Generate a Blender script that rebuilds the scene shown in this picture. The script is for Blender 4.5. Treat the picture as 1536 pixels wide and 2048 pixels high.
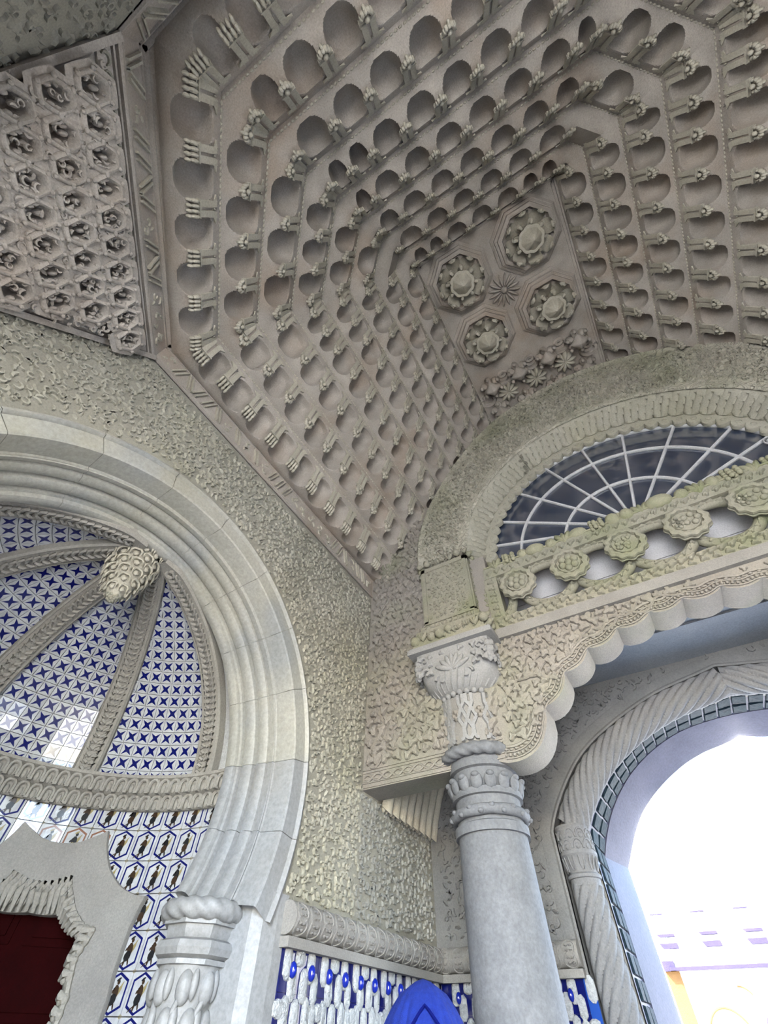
import bpy, math, random
import numpy as np
from mathutils import Matrix, Vector
from mathutils.geometry import tessellate_polygon
random.seed(7); RNG = np.random.default_rng(7)
for o in list(bpy.data.objects): bpy.data.objects.remove(o)
SC = bpy.context.scene; COL = SC.collection
EYE = 1.6                     # everything is built relative to the eye and lifted by this at the end

# ------------------------------------------------------------------ camera
F_PX = 850.875
CR = np.array([[0.85878211, 0.5121356, 0.01450574], [-0.39635339, 0.68203882, -0.61459502], [-0.32464947, 0.52205381, 0.78870942]])
cam = bpy.data.cameras.new('camera'); cam.sensor_fit = 'VERTICAL'; cam.sensor_height = 24.0
cam.lens = F_PX / 2048 * 24.0; cam.clip_start = 0.02; cam.clip_end = 300
camo = bpy.data.objects.new('camera', cam); COL.objects.link(camo)
m = Matrix.Identity(4)
for i in range(3): m[i][0] = CR[0, i]; m[i][1] = -CR[1, i]; m[i][2] = -CR[2, i]
camo.matrix_world = m; SC.camera = camo

# ------------------------------------------------------------------ light
W = bpy.data.worlds.new('sky'); SC.world = W; W.use_nodes = True
nt = W.node_tree; bg = nt.nodes['Background']
sky = nt.nodes.new('ShaderNodeTexSky'); sky.sky_type = 'NISHITA'; sky.sun_disc = False
sky.sun_elevation = math.radians(48); sky.sun_rotation = math.radians(160); sky.air_density = 1.0; sky.dust_density = 1.2
hs = nt.nodes.new('ShaderNodeHueSaturation'); hs.inputs['Saturation'].default_value = 1.0
nt.links.new(sky.outputs[0], hs.inputs['Color']); nt.links.new(hs.outputs[0], bg.inputs['Color'])
bg.inputs['Strength'].default_value = 0.70
sl = bpy.data.lights.new('sun', 'SUN'); sl.energy = 10.0; sl.angle = 0.01; sl.color = (1.0, 0.96, 0.91)
so = bpy.data.objects.new('sun', sl); COL.objects.link(so)
so.rotation_euler = (math.radians(38), 0, math.radians(-52))   # from behind the camera, over the courtyard
SC.view_settings.view_transform = 'Standard'; SC.view_settings.look = 'None'
SC.view_settings.gamma = 1.0; SC.view_settings.use_curve_mapping = False
SC.view_settings.exposure = 2.75
SC.cycles.max_bounces = 7; SC.cycles.diffuse_bounces = 6; SC.cycles.glossy_bounces = 3; SC.cycles.transmission_bounces = 3
SC.cycles.use_denoising = True; SC.cycles.sample_clamp_indirect = 6.0
SC.cycles.caustics_reflective = False; SC.cycles.caustics_refractive = False

# ------------------------------------------------------------------ geometry of the survey: image point -> point on a real plane
def ray(px, py): return CR.T @ np.array([(px - 768) / F_PX, (py - 1024) / F_PX, 1.0])
def on_x(px, py, x): d = ray(px, py); return d * (x / d[0])
def on_y(px, py, y): d = ray(px, py); return d * (y / d[1])
def on_z(px, py, z): d = ray(px, py); return d * (z / d[2])

# ------------------------------------------------------------------ materials
def mat(name, c1, c2=None, scale=3.0, rough=0.85, bump=0.25, bscale=60, carve=None, c3=None, c3scale=1.2, c3amt=0.5, spec=0.3, metal=0.0):
    mt = bpy.data.materials.new(name); mt.use_nodes = True; n = mt.node_tree; L = n.links
    k_ = 1.0 if name.startswith(('courtyard', 'cream_facade', 'ochre_wall', 'purple')) else .56     # interior colours dimmed evenly so less light bounces between surfaces
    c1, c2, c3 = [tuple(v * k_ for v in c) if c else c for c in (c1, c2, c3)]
    b = n.nodes['Principled BSDF']; b.inputs['Roughness'].default_value = rough
    b.inputs['Specular IOR Level'].default_value = spec; b.inputs['Metallic'].default_value = metal
    if c2 is None:
        b.inputs['Base Color'].default_value = (*c1, 1); return mt
    g = n.nodes.new('ShaderNodeNewGeometry')
    def noise(s, d=4, r=0.6):
        t = n.nodes.new('ShaderNodeTexNoise'); t.inputs['Scale'].default_value = s; t.inputs['Detail'].default_value = d
        t.inputs['Roughness'].default_value = r; L.new(g.outputs['Position'], t.inputs['Vector']); return t
    def ramp(src, a, b_):
        r = n.nodes.new('ShaderNodeMapRange'); r.inputs[1].default_value = a; r.inputs[2].default_value = b_
        L.new(src, r.inputs[0]); return r.outputs[0]
    def mix(fac, A, B):
        x = n.nodes.new('ShaderNodeMix'); x.data_type = 'RGBA'; L.new(fac, x.inputs[0])
        for k, v in ((6, A), (7, B)):
            if isinstance(v, tuple): x.inputs[k].default_value = (*v, 1)
            else: L.new(v, x.inputs[k])
        return x.outputs[2]
    col = mix(ramp(noise(scale).outputs[0], .35, .65), c1, c2)
    if c3:
        r = ramp(noise(c3scale, 3, .5).outputs[0], .48, .72)
        mu = n.nodes.new('ShaderNodeMath'); mu.operation = 'MULTIPLY'; mu.inputs[1].default_value = c3amt; L.new(r, mu.inputs[0])
        col = mix(mu.outputs[0], col, c3)
    fine = ramp(noise(bscale, 3, .7).outputs[0], .3, .7)
    hv = n.nodes.new('ShaderNodeHueSaturation'); L.new(col, hv.inputs['Color'])
    mr = n.nodes.new('ShaderNodeMapRange'); mr.inputs[3].default_value = .82; mr.inputs[4].default_value = 1.14; L.new(fine, mr.inputs[0])
    L.new(mr.outputs[0], hv.inputs['Value']); L.new(hv.outputs[0], b.inputs['Base Color'])
    if bump:
        bp = n.nodes.new('ShaderNodeBump'); bp.inputs['Strength'].default_value = bump; bp.inputs['Distance'].default_value = 0.01
        L.new(fine, bp.inputs['Height']); L.new(bp.outputs[0], b.inputs['Normal'])
        if carve:                                   # carved meander too fine to model piece by piece
            q = noise(carve, 2.2, .5); q.inputs['Distortion'].default_value = 1.1
            a1 = n.nodes.new('ShaderNodeMath'); a1.operation = 'MULTIPLY'; a1.inputs[1].default_value = 34.0; L.new(q.outputs[0], a1.inputs[0])
            a2 = n.nodes.new('ShaderNodeMath'); a2.operation = 'SINE'; L.new(a1.outputs[0], a2.inputs[0])
            b2 = n.nodes.new('ShaderNodeBump'); b2.inputs['Strength'].default_value = 1.0; b2.inputs['Distance'].default_value = 0.022
            L.new(ramp(a2.outputs[0], -.75, -.1), b2.inputs['Height']); L.new(bp.outputs[0], b2.inputs['Normal']); L.new(b2.outputs[0], b.inputs['Normal'])
    return mt
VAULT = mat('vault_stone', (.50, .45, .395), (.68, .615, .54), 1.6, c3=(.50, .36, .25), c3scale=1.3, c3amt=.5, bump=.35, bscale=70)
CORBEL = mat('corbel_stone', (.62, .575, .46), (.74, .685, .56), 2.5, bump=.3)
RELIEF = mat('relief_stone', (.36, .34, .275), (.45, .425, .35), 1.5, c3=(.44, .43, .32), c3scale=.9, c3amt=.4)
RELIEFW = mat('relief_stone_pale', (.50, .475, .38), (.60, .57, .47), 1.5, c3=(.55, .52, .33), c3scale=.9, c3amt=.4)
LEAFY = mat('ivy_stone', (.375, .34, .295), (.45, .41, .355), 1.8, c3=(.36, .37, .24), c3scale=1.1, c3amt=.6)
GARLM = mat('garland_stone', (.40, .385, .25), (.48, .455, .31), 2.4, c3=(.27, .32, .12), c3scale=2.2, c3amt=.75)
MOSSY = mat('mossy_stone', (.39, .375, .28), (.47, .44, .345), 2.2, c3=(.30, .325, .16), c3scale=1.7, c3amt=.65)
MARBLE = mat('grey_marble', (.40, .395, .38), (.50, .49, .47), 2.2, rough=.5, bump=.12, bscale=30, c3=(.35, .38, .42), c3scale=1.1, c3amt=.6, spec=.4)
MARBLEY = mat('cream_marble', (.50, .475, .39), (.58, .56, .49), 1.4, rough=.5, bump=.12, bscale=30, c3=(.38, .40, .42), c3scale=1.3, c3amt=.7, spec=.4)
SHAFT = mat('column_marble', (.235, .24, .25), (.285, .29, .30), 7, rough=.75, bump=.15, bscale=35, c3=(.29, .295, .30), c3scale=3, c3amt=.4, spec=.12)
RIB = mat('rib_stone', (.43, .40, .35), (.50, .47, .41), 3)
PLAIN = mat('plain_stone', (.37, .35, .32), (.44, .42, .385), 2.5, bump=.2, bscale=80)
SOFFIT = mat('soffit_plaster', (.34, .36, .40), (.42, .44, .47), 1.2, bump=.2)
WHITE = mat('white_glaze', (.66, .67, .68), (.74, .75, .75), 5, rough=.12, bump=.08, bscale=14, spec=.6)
GROUT = mat('grout', (.62, .62, .60), (.7, .7, .68), 9)
BLUE = mat('cobalt_glaze', (.006, .010, .14), rough=.12, spec=.5)
BROWN = mat('figure_brown', (.06, .035, .02), rough=.2, spec=.5)
BLACK = mat('figure_black', (.02, .02, .022), rough=.2, spec=.5)
OCHRE = mat('figure_ochre', (.42, .34, .16), rough=.2, spec=.5)
RUST = mat('frame_brown', (.32, .15, .09), rough=.2, spec=.5)
PEARL = mat('pearl_glaze', (.62, .64, .64), (.80, .82, .82), 30, rough=.14, bump=.9, bscale=55, spec=.8)
EGG = mat('egg_glaze', (.01, .03, .45), rough=.08, spec=.8)
DARKT = mat('bottle_green_glaze', (.010, .022, .035), (.020, .042, .055), 12, rough=.7, bump=.6, bscale=28, spec=.08)
DOOR = mat('red_door_paint', (.026, .0016, .002), (.02, .0014, .0016), 6, rough=.8, bump=.1, spec=.03)
FRAME = mat('white_window_paint', (.74, .74, .74), (.82, .82, .82), 8, rough=.5, bump=.1)
BOARD = mat('white_board_paint', (.78, .78, .80), (.84, .84, .86), 3, rough=.6, bump=.05)
CLOTH = mat('blue_cloth', (.010, .035, .34), (.014, .05, .42), 30, rough=.9, bump=.5, bscale=220)
ENDST2 = mat('relief_stone_grey', (.38, .375, .335), (.46, .455, .41), 1.5)  # grey stone of the lower wall, its colour also dimmed against strong light
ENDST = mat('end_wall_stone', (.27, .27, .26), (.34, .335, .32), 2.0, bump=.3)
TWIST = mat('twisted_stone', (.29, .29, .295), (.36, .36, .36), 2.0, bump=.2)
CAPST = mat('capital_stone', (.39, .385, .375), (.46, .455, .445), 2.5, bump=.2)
REVEAL = mat('reveal_marble', (.064, .066, .120), (.086, .086, .145), 3, rough=.6, bump=.15, bscale=40)  # marble darkened and tinted violet, the bluish glare painted into its colour
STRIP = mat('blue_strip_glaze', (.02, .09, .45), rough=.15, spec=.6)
GROUND = mat('courtyard_paving', (.52, .50, .46), (.60, .58, .53), 1.5)
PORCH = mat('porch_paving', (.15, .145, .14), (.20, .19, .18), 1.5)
FACADE = mat('cream_facade', (.80, .78, .74), (.86, .84, .8), 1.2)
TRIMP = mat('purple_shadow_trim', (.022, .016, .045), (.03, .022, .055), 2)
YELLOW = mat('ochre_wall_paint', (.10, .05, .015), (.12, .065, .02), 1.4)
METAL = mat('white_metal', (.7, .7, .7), rough=.4)
GLASS = bpy.data.materials.new('window_glass'); GLASS.use_nodes = True
_b = GLASS.node_tree.nodes['Principled BSDF']; _b.inputs['Base Color'].default_value = (.035, .045, .07, 1); _b.inputs['Roughness'].default_value = .06
_b.inputs['Transmission Weight'].default_value = .25; _b.inputs['IOR'].default_value = 1.5

# ------------------------------------------------------------------ mesh builder
class M:
    def __init__(s): s.v = []; s.f = []; s.mi = []; s.n = 0
    def add(s, V, F, mi=0):
        V = np.asarray(V, float).reshape(-1, 3); s.v.append(V)
        for f in F: s.f.append([i + s.n for i in f])
        s.mi += [mi] * len(F); s.n += len(V); return s
    def merge(s, o, mtx=None, mi=None):
        V = np.concatenate(o.v)
        if mtx is not None: A = np.array(mtx)[:3]; V = V @ A[:, :3].T + A[:, 3]
        s.v.append(V)
        for f in o.f: s.f.append([i + s.n for i in f])
        s.mi += o.mi if mi is None else [mi] * len(o.f); s.n += len(V); return s
    def grid(s, P, mi=0, flip=False, closeu=False, closev=False):
        P = np.asarray(P, float); a, b = P.shape[:2]; F = []
        for i in range(a if closeu else a - 1):
            for j in range(b if closev else b - 1):
                q = [i * b + j, ((i + 1) % a) * b + j, ((i + 1) % a) * b + (j + 1) % b, i * b + (j + 1) % b]
                F.append(q[::-1] if flip else q)
        return s.add(P.reshape(-1, 3), F, mi)
    def box(s, lo, hi, mi=0):
        x0, y0, z0 = lo; x1, y1, z1 = hi
        V = [(x0, y0, z0), (x1, y0, z0), (x1, y1, z0), (x0, y1, z0), (x0, y0, z1), (x1, y0, z1), (x1, y1, z1), (x0, y1, z1)]
        return s.add(V, [(3, 2, 1, 0), (4, 5, 6, 7), (0, 1, 5, 4), (1, 2, 6, 5), (2, 3, 7, 6), (3, 0, 4, 7)], mi)
    def prism(s, loop, fr, d0, d1, mi=0, holes=()):
        """2-D outline (and holes) in frame fr=(origin, ux, uy, n), from depth d0 to d1 along n"""
        O, ux, uy, n = [np.asarray(k, float) for k in fr]
        loops = [np.asarray(loop, float)] + [np.asarray(h, float) for h in holes]
        T = tessellate_polygon([[Vector((p[0], p[1], 0)) for p in l] for l in loops])
        A = np.concatenate(loops); N = len(A)
        P = O + A[:, :1] * ux + A[:, 1:] * uy
        V = np.concatenate([P + n * d0, P + n * d1]); F = []
        for t in T: F.append(tuple(t)); F.append(tuple(k + N for k in t[::-1]))
        o = 0
        for l in loops:
            for i in range(len(l)): j = (i + 1) % len(l); F.append((o + i, o + j, o + j + N, o + i + N))
            o += len(l)
        return s.add(V, F, mi)
    def lathe(s, prof, c=(0, 0, 0), n=24, fn=None, mi=0, rot=0, caps=True):
        P = []
        for k, (r, z) in enumerate(prof):
            a = np.arange(n) * 2 * math.pi / n + rot
            rr = np.full(n, float(r)) if fn is None else np.array([r * fn(t, z) for t in a])
            P.append(np.stack([c[0] + rr * np.cos(a), c[1] + rr * np.sin(a), np.full(n, c[2] + z)], 1))
        s.grid(P, mi, closev=True, flip=True)
        return s
    def tube(s, path, r, n=6, mi=0, fn=None, up=(0, 0, 1), closed=False, caps=True):
        P = np.asarray(path, float); k = len(P)
        T = (np.roll(P, -1, 0) - np.roll(P, 1, 0)) if closed else np.gradient(P, axis=0)
        T /= np.linalg.norm(T, axis=1)[:, None] + 1e-12
        up = np.asarray(up, float); rings = []; rr = np.broadcast_to(np.asarray(r, float), (k,))
        L = np.concatenate([[0], np.cumsum(np.linalg.norm(np.diff(P, axis=0), axis=1))])
        a = np.arange(n) * 2 * math.pi / n
        for i in range(k):
            A = np.cross(T[i], up); A /= np.linalg.norm(A) + 1e-9; B = np.cross(A, T[i])
            q = rr[i] if fn is None else np.array([rr[i] * fn(t, L[i]) for t in a])
            rings.append(P[i] + (np.cos(a) * q)[:, None] * A + (np.sin(a) * q)[:, None] * B)
        s.grid(rings, mi, closev=True, closeu=closed)
        if caps and not closed:
            for rg in (rings[0], rings[-1]): s.add(rg, [list(range(n))], mi)
        return s
    def blob(s, c, r, mtx=None, nu=8, nv=5, mi=0, fn=None):
        r = np.broadcast_to(np.asarray(r, float), (3,)); P = []
        for j in range(nv + 1):
            ph = math.pi * j / nv; P.append([(math.sin(ph) * math.cos(2 * math.pi * i / nu) * (fn(2 * math.pi * i / nu, ph) if fn else 1), math.sin(ph) * math.sin(2 * math.pi * i / nu) * (fn(2 * math.pi * i / nu, ph) if fn else 1), math.cos(ph)) for i in range(nu)])
        P = np.array(P) * r
        if mtx is not None: P = P @ np.array(mtx).T
        return s.grid(P + np.asarray(c, float), mi, closev=True, flip=True)
MESHES = {}
def mesh_of(name, mb, mats, smooth=None):
    me = bpy.data.meshes.new(name)
    V = np.concatenate(mb.v) if mb.v else np.zeros((0, 3))
    me.from_pydata(V.tolist(), [], mb.f)
    for x in (mats if isinstance(mats, (list, tuple)) else [mats]): me.materials.append(x)
    if any(mb.mi): me.polygons.foreach_set('material_index', mb.mi)
    if smooth is not None:
        me.polygons.foreach_set('use_smooth', [True] * len(me.polygons))
        if smooth < 179: me.set_sharp_from_angle(angle=math.radians(smooth))
    me.update(); return me
def shift(mb, org): 
    if org is not None: mb.v = [v - np.asarray(org, float) for v in mb.v]
    return mb
def build(name, mb, mats, parent=None, smooth=None, org=None, label=None, cat=None, group=None, kind=None):
    if parent is not None and org is None: org = parent.get('_o')
    o = bpy.data.objects.new(name, mesh_of(name, shift(mb, org), mats, smooth)); COL.objects.link(o)
    if parent is not None: o.parent = parent; o['_o'] = tuple(parent.get('_o') or (0, 0, 0))
    elif org is not None: o.location = org; o['_o'] = tuple(float(q) for q in org)
    tag(o, label, cat, group, kind); return o
def tag(o, label=None, cat=None, group=None, kind=None):
    for k, v in (('label', label), ('category', cat), ('group', group), ('kind', kind)):
        if v: o[k] = v
    return o
def thing(name, loc, label, cat, group=None, kind=None):
    o = bpy.data.objects.new(name, None); COL.objects.link(o); o.location = loc; o.empty_display_size = .1
    o['_o'] = tuple(float(q) for q in loc); return tag(o, label, cat, group, kind)
def inst(name, me, mtx, parent):
    o = bpy.data.objects.new(name, me); COL.objects.link(o); o.parent = parent
    mt = Matrix([list(map(float, r)) for r in np.asarray(mtx)])
    og = parent.get('_o') if parent is not None else None
    if og is not None: mt = Matrix.Translation(-Vector(og)) @ mt
    o.matrix_basis = mt; return o
def frame(O, ux, uy, uz):
    A = np.eye(4); A[:3, 0] = ux; A[:3, 1] = uy; A[:3, 2] = uz; A[:3, 3] = O; return A
def arcpts(c, r, a0, a1, n): return [(c[0] + r * math.cos(math.radians(a0 + (a1 - a0) * i / n)), c[1] + r * math.sin(math.radians(a0 + (a1 - a0) * i / n))) for i in range(n + 1)]
def inside(poly, x, y):
    poly = np.asarray(poly); c = np.zeros(len(x), bool); j = len(poly) - 1
    for i in range(len(poly)):
        xi, yi = poly[i]; xj, yj = poly[j]
        k = ((yi > y) != (yj > y)) & (x < (xj - xi) * (y - yi) / (yj - yi + 1e-12) + xi); c ^= k; j = i
    return c

# ------------------------------------------------------------------ carved relief (raised scrolls and leaves laid over a surface)
def scroll_templates(h=.016):
    out = []
    for span, r, w in ((230, .45, .15), (300, .36, .13), (150, .5, .16), (110, .55, .18)):
        n = 6; a = np.radians(np.linspace(0, span, n + 1)); V = []; F = []
        for i, t in enumerate(a):
            k = i / n; ww = w * (0.35 + 1.3 * k * (1 - k) * 2.2); rr = r * (1 - .18 * k)
            for q, z in ((rr - ww, -.002), (rr - ww * .72, h), (rr + ww * .72, h), (rr + ww, -.002)): V.append((q * math.cos(t), q * math.sin(t), z))
        for i in range(n):
            for j in range(3): b = i * 4 + j; F.append((b, b + 4, b + 5, b + 1))
        F.append((0, 1, 2, 3)); F.append((n * 4 + 3, n * 4 + 2, n * 4 + 1, n * 4)); out.append((np.array(V), F))
    # comma / bud
    V = [(-.5, 0, -.002), (-.1, -.22, -.002), (.45, -.1, -.002), (.5, .15, -.002), (0, .25, -.002), (-.15, 0, h), (.28, .03, h)]
    F = [(0, 1, 5), (1, 2, 6, 5), (2, 3, 6), (3, 4, 5, 6), (4, 0, 5)]; out.append((np.array(V), F)); return out
def leaf_template(h=.03, seed=0):
    # ivy leaf: three broad lobes and a notch at the stalk, domed with a sunk midrib
    n = 18; V = [(0, 0, h * .85)]; A = np.arange(n) * 2 * math.pi / n
    R = .40 + .13 * np.cos(3 * A) + .05 * np.cos(A)
    for k, z in ((.45, 1.0), (.82, .78), (1.0, -.15)):
        for a, r in zip(A, R): V.append((k * r * math.cos(a), k * r * math.sin(a), z * h - (.10 * h if abs(a) < .1 else 0)))
    F = []
    for i in range(n):
        j = (i + 1) % n; F += [(0, 1 + i, 1 + j), (1 + i, 1 + n + i, 1 + n + j, 1 + j), (1 + n + i, 1 + 2 * n + i, 1 + 2 * n + j, 1 + n + j)]
    return np.array(V), F
def scatter(mb, templates, pts, size, fr, mapf=None, ang=None, jit=.25, hs=1.0):
    O, ux, uy, n = [np.asarray(k, float) for k in fr]
    for (x, y) in pts:
        V, F = templates[RNG.integers(len(templates))]
        a = RNG.uniform(0, 2 * math.pi) if ang is None else ang + RNG.choice([0, math.pi]) + RNG.uniform(-.5, .5)
        s = size * RNG.uniform(1 - jit, 1 + jit); fl = RNG.choice([-1, 1]); c, sn = math.cos(a), math.sin(a)
        X = x + s * (V[:, 0] * c - V[:, 1] * fl * sn); Y = y + s * (V[:, 0] * sn + V[:, 1] * fl * c); Z = V[:, 2] * hs
        FF = F if fl > 0 else [f[::-1] for f in F]
        if mapf: mb.add(mapf(X, Y, Z), FF)
        else: mb.add(O + X[:, None] * ux + Y[:, None] * uy + Z[:, None] * n, FF)
    return mb
def jgrid(x0, x1, y0, y1, p, j=.3):
    xs = np.arange(x0 + p / 2, x1, p); ys = np.arange(y0 + p / 2, y1, p * .9); out = []
    for k, y in enumerate(ys):
        for x in xs: out.append((x + (p / 2 if k % 2 else 0) + RNG.uniform(-j, j) * p, y + RNG.uniform(-j, j) * p))
    return np.array(out)
SCR = scroll_templates(); LEAF = [leaf_template()]
def relief(parent, fr, poly, pitch, size, matr, holes=(), tmpl=None, name='scroll_relief', hs=1.0, mapf=None, ang=None, j=.3):
    poly = np.asarray(poly, float); P = jgrid(poly[:, 0].min(), poly[:, 0].max(), poly[:, 1].min(), poly[:, 1].max(), pitch, j)
    k = inside(poly, P[:, 0], P[:, 1])
    for h in holes: k &= ~inside(h, P[:, 0], P[:, 1])
    mb = scatter(M(), tmpl or SCR, P[k], size, fr, mapf, ang, hs=hs)
    return build(name, mb, matr, parent, smooth=40, kind='stuff')
def vines(mb, fr, lines, r=.012, amp=.06, wl=.45, mapf=None):
    O, ux, uy, n = [np.asarray(k, float) for k in fr]
    for (x0, y0, x1, y1) in lines:
        L = math.hypot(x1 - x0, y1 - y0); k = max(6, int(L / .05)); t = np.linspace(0, 1, k); ph = RNG.uniform(0, 6)
        nx, ny = -(y1 - y0) / L, (x1 - x0) / L; w = amp * np.sin(t * L / wl * 2 * math.pi + ph)
        X = x0 + (x1 - x0) * t + nx * w; Y = y0 + (y1 - y0) * t + ny * w
        mb.tube(O + X[:, None] * ux + Y[:, None] * uy + n * (r * .9 + .012), r, 5, up=n)
    return mb

# ================================================================== the large structure
X0, X1, YN, YF, YB, YE = -3.0, 5.1, -1.8, 4.5, 4.86, 6.18
XM = 1.05                                   # axis of the porch
FL = ((X0, 0, 0), (0, 1, 0), (0, 0, 1), (1, 0, 0))       # left wall frame (y, z)
FN = ((0, YN, 0), (1, 0, 0), (0, 0, 1), (0, 1, 0))       # near wall frame (x, z)
FR = ((X1, 0, 0), (0, 1, 0), (0, 0, 1), (-1, 0, 0))
FF = ((0, YF, 0), (1, 0, 0), (0, 0, 1), (0, -1, 0))      # far arcade wall frame
FE = ((0, YE, 0), (1, 0, 0), (0, 0, 1), (0, -1, 0))      # end wall frame
AC = (1.379, 1.479)                          # centre of the big arch in the left wall (y, z)
G = -EYE
mb = M(); mb.box((-60, -60, G - .3), (60, 60, G)); build('ground', mb, GROUND, kind='structure', label='pale stone paving of the courtyard')
mb = M(); mb.box((X0 - 1, YN - .5, G), (X1 + .5, 7.5, G + .004)); build('floor', mb, PORCH, kind='structure', label='unseen porch paving, darkened to cut bounce light')  # floor out of view, its colour darkened so less light bounces up
# left wall with its horseshoe arch
a0 = math.degrees(math.asin((.66 - AC[1]) / 2.12))
arc = arcpts(AC, 2.12, a0, 180 - a0, 48)
TOPW = 5.02; yr_, yl_ = AC[0] + 2.12, AC[0] - 2.12
mb = M()
for xo in (X0, X0 - .28):
    def q4(*p): mb.add([(xo, a, b) for a, b in p], [(0, 1, 2, 3)])
    for (ya, za), (yb, zb) in zip(arc[:-1], arc[1:]):
        am = math.degrees(math.atan2((za + zb) / 2 - AC[1], (ya + yb) / 2 - AC[0]))
        if 0 <= am <= 180: q4((ya, za), (yb, zb), (yb, TOPW), (ya, TOPW))
        elif (ya + yb) / 2 > AC[0]: q4((ya, za), (yr_, za), (yr_, zb), (yb, zb))
        else: q4((ya, za), (yl_, za), (yl_, zb), (yb, zb))
    q4((arc[0][0], G), (yr_, G), (yr_, arc[0][1]), arc[0]); q4((yl_, G), (arc[-1][0], G), arc[-1], (yl_, arc[-1][1]))
    q4((yr_ - .001, G), (7.6, G), (7.6, TOPW), (yr_ - .001, TOPW)); q4((YN - .3, G), (yl_ + .001, G), (yl_ + .001, TOPW), (YN - .3, TOPW))
WL = build('wall_left', mb, RELIEF, kind='structure', label='left wall of carved scrollwork around the marble arch')  # ground darker than the raised scrolls, recess shade painted into its colour
topl = [(-.863 - .95, 2.3), (-.863, 3.48), (-.04, 4.58), (4.5, 4.58), (4.5, .78), (6.16, .78), (6.16, 3.2), (4.87, 3.2), (4.87, 1.9), (4.5, 1.9)]
big = arcpts(AC, 2.19, a0, 180 - a0, 48)
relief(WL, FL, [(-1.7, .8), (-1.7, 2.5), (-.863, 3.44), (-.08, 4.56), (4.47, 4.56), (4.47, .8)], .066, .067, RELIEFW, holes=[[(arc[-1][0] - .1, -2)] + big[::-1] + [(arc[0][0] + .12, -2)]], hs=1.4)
relief(WL, FL, [(4.47, .8), (4.47, 1.82), (4.9, 1.82), (6.12, 1.82), (6.12, .8)], .066, .067, ENDST2, hs=1.4)
# near wall with the entrance opening, unseen right wall darkened, its arch kept small to cut fill light
mb = M(); mb.box((X0 - .75, YN - 1.0, 4.9), (X0 - .5, 7.6, 9.6)); mb.box((X0 - .75, YN - 1.0, 4.9), (X1 + .5, YN - .6, 9.6)); mb.box((X0 - .6, YN - .8, 4.98), (X0 - .28, 7.6, 5.02)); mb.box((X0 - .6, YN - .8, 4.98), (X1, YN - .2, 5.02)); build('wall_attic', mb, PLAIN, kind='structure', label='rough masonry hidden behind the vault tiers')
en = [(-1.15, G), (-1.15, 1.6)] + arcpts((XM, 1.6), 2.2, 180, 0, 24)[1:-1] + [(3.25, 1.6), (3.25, G)]
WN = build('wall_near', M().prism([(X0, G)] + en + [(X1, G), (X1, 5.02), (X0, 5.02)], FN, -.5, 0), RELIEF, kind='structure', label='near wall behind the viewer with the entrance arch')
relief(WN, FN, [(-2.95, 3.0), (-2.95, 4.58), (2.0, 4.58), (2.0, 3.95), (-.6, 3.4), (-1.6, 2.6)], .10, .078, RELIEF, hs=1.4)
er = [(.4, G), (.4, .4)] + arcpts((1.38, .4), .98, 180, 0, 24)[1:-1] + [(2.36, .4), (2.36, G)]
WR = build('wall_right', M().prism([(YN, G)] + er + [(7.6, G), (7.6, 9.7), (YN, 9.7)], FR, -.5, 0), ENDST, kind='structure', label='right wall outside the picture, darkened and nearly closed to cut fill light')
# roof shell that closes the vault from above and behind
mb = M(); mb.box((X0 - .3, YN - .5, 9.5), (X1 + .5, 7.6, 9.75)); build('ceiling_shell', mb, PLAIN, kind='structure', label='outer roof slab above the vault')
mb = M(); mb.box((X0, 5.36, 3.2), (X1, 5.5, 9.5)); build('wall_back', mb, SOFFIT, kind='structure', label='plain wall behind the fanlight')

# ------------------------------------------------------------------ the vault: eight corbelled tiers of niches
PITCH = .47
def ring(n):
    xl = -2.92 + .363 * (n - 1); yn = -1.58 + .405 * (n - 1); c = -2.73 + .52 * (n - 1) 
    return xl, yn, c, 5.35 + .523 * (n - 1)
PROF = [(-.30, -.046), (-.235, -.046), (-.16, -.050), (-.11, -.048), (-.06, -.036), (-.02, -.014), (0, 0), (.006, .02), (.035, .12), (.065, .23), (.095, .35), (.125, .475)]
PROF1 = [(-.50, .10), (-.34, .092), (-.29, .045), (-.22, .008), (-.13, -.016), (-.05, -.014)] + PROF[6:]
VX, VS = 1.10, .925            # axis of the vault survey and its scale about the eye
FDIR = np.array([.285, .9585])
def bay_mesh(prof, name, b=.28, cw=.075, c=.195):
    prof = np.array(prof, float); L = np.concatenate([[0], np.cumsum(np.linalg.norm(np.diff(prof, axis=0), axis=1))])
    T = np.linspace(0, L[-1], 40); U = np.interp(T, L, prof[:, 0]); Z = np.interp(T, L, prof[:, 1])
    S = np.linspace(-PITCH / 2, PITCH / 2, 33); fdu, fdz = FDIR
    F0 = np.array([0, -.30, -.50])            # focus (s, w, v)
    a = .178
    def val(s, w, v): return (abs(s / a) ** 3 + abs((w - cw) / b) ** 3) ** (2 / 3) + (v / c) ** 2
    P = []
    for s in S:
        row = []
        for u, z in zip(U, Z):
            w = u * fdu + z * fdz; v = -u * fdz + z * fdu
            q = np.array([s, w, v])
            if val(*q) < 1 and s != S[0] and s != S[-1]:
                lo, hi = 0.0, 1.5; d = q - F0
                for _ in range(18):
                    mid = (lo + hi) / 2
                    if val(*(q + d * mid)) < 1: lo = mid
                    else: hi = mid
                e_ = d * lo; q = q + e_ * (1 + .38 * min(1, np.linalg.norm(e_) / .12))
            s_, w_, v_ = q
            row.append((s_, w_ * fdu - v_ * fdz, w_ * fdz + v_ * fdu))
        P.append(row)
    return mesh_of(name, M().grid(P, flip=True), VAULT, 38)
BAY, BAY1 = bay_mesh(PROF, 'niche'), bay_mesh(PROF1, 'niche_low', .29, .07, .20)
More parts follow.
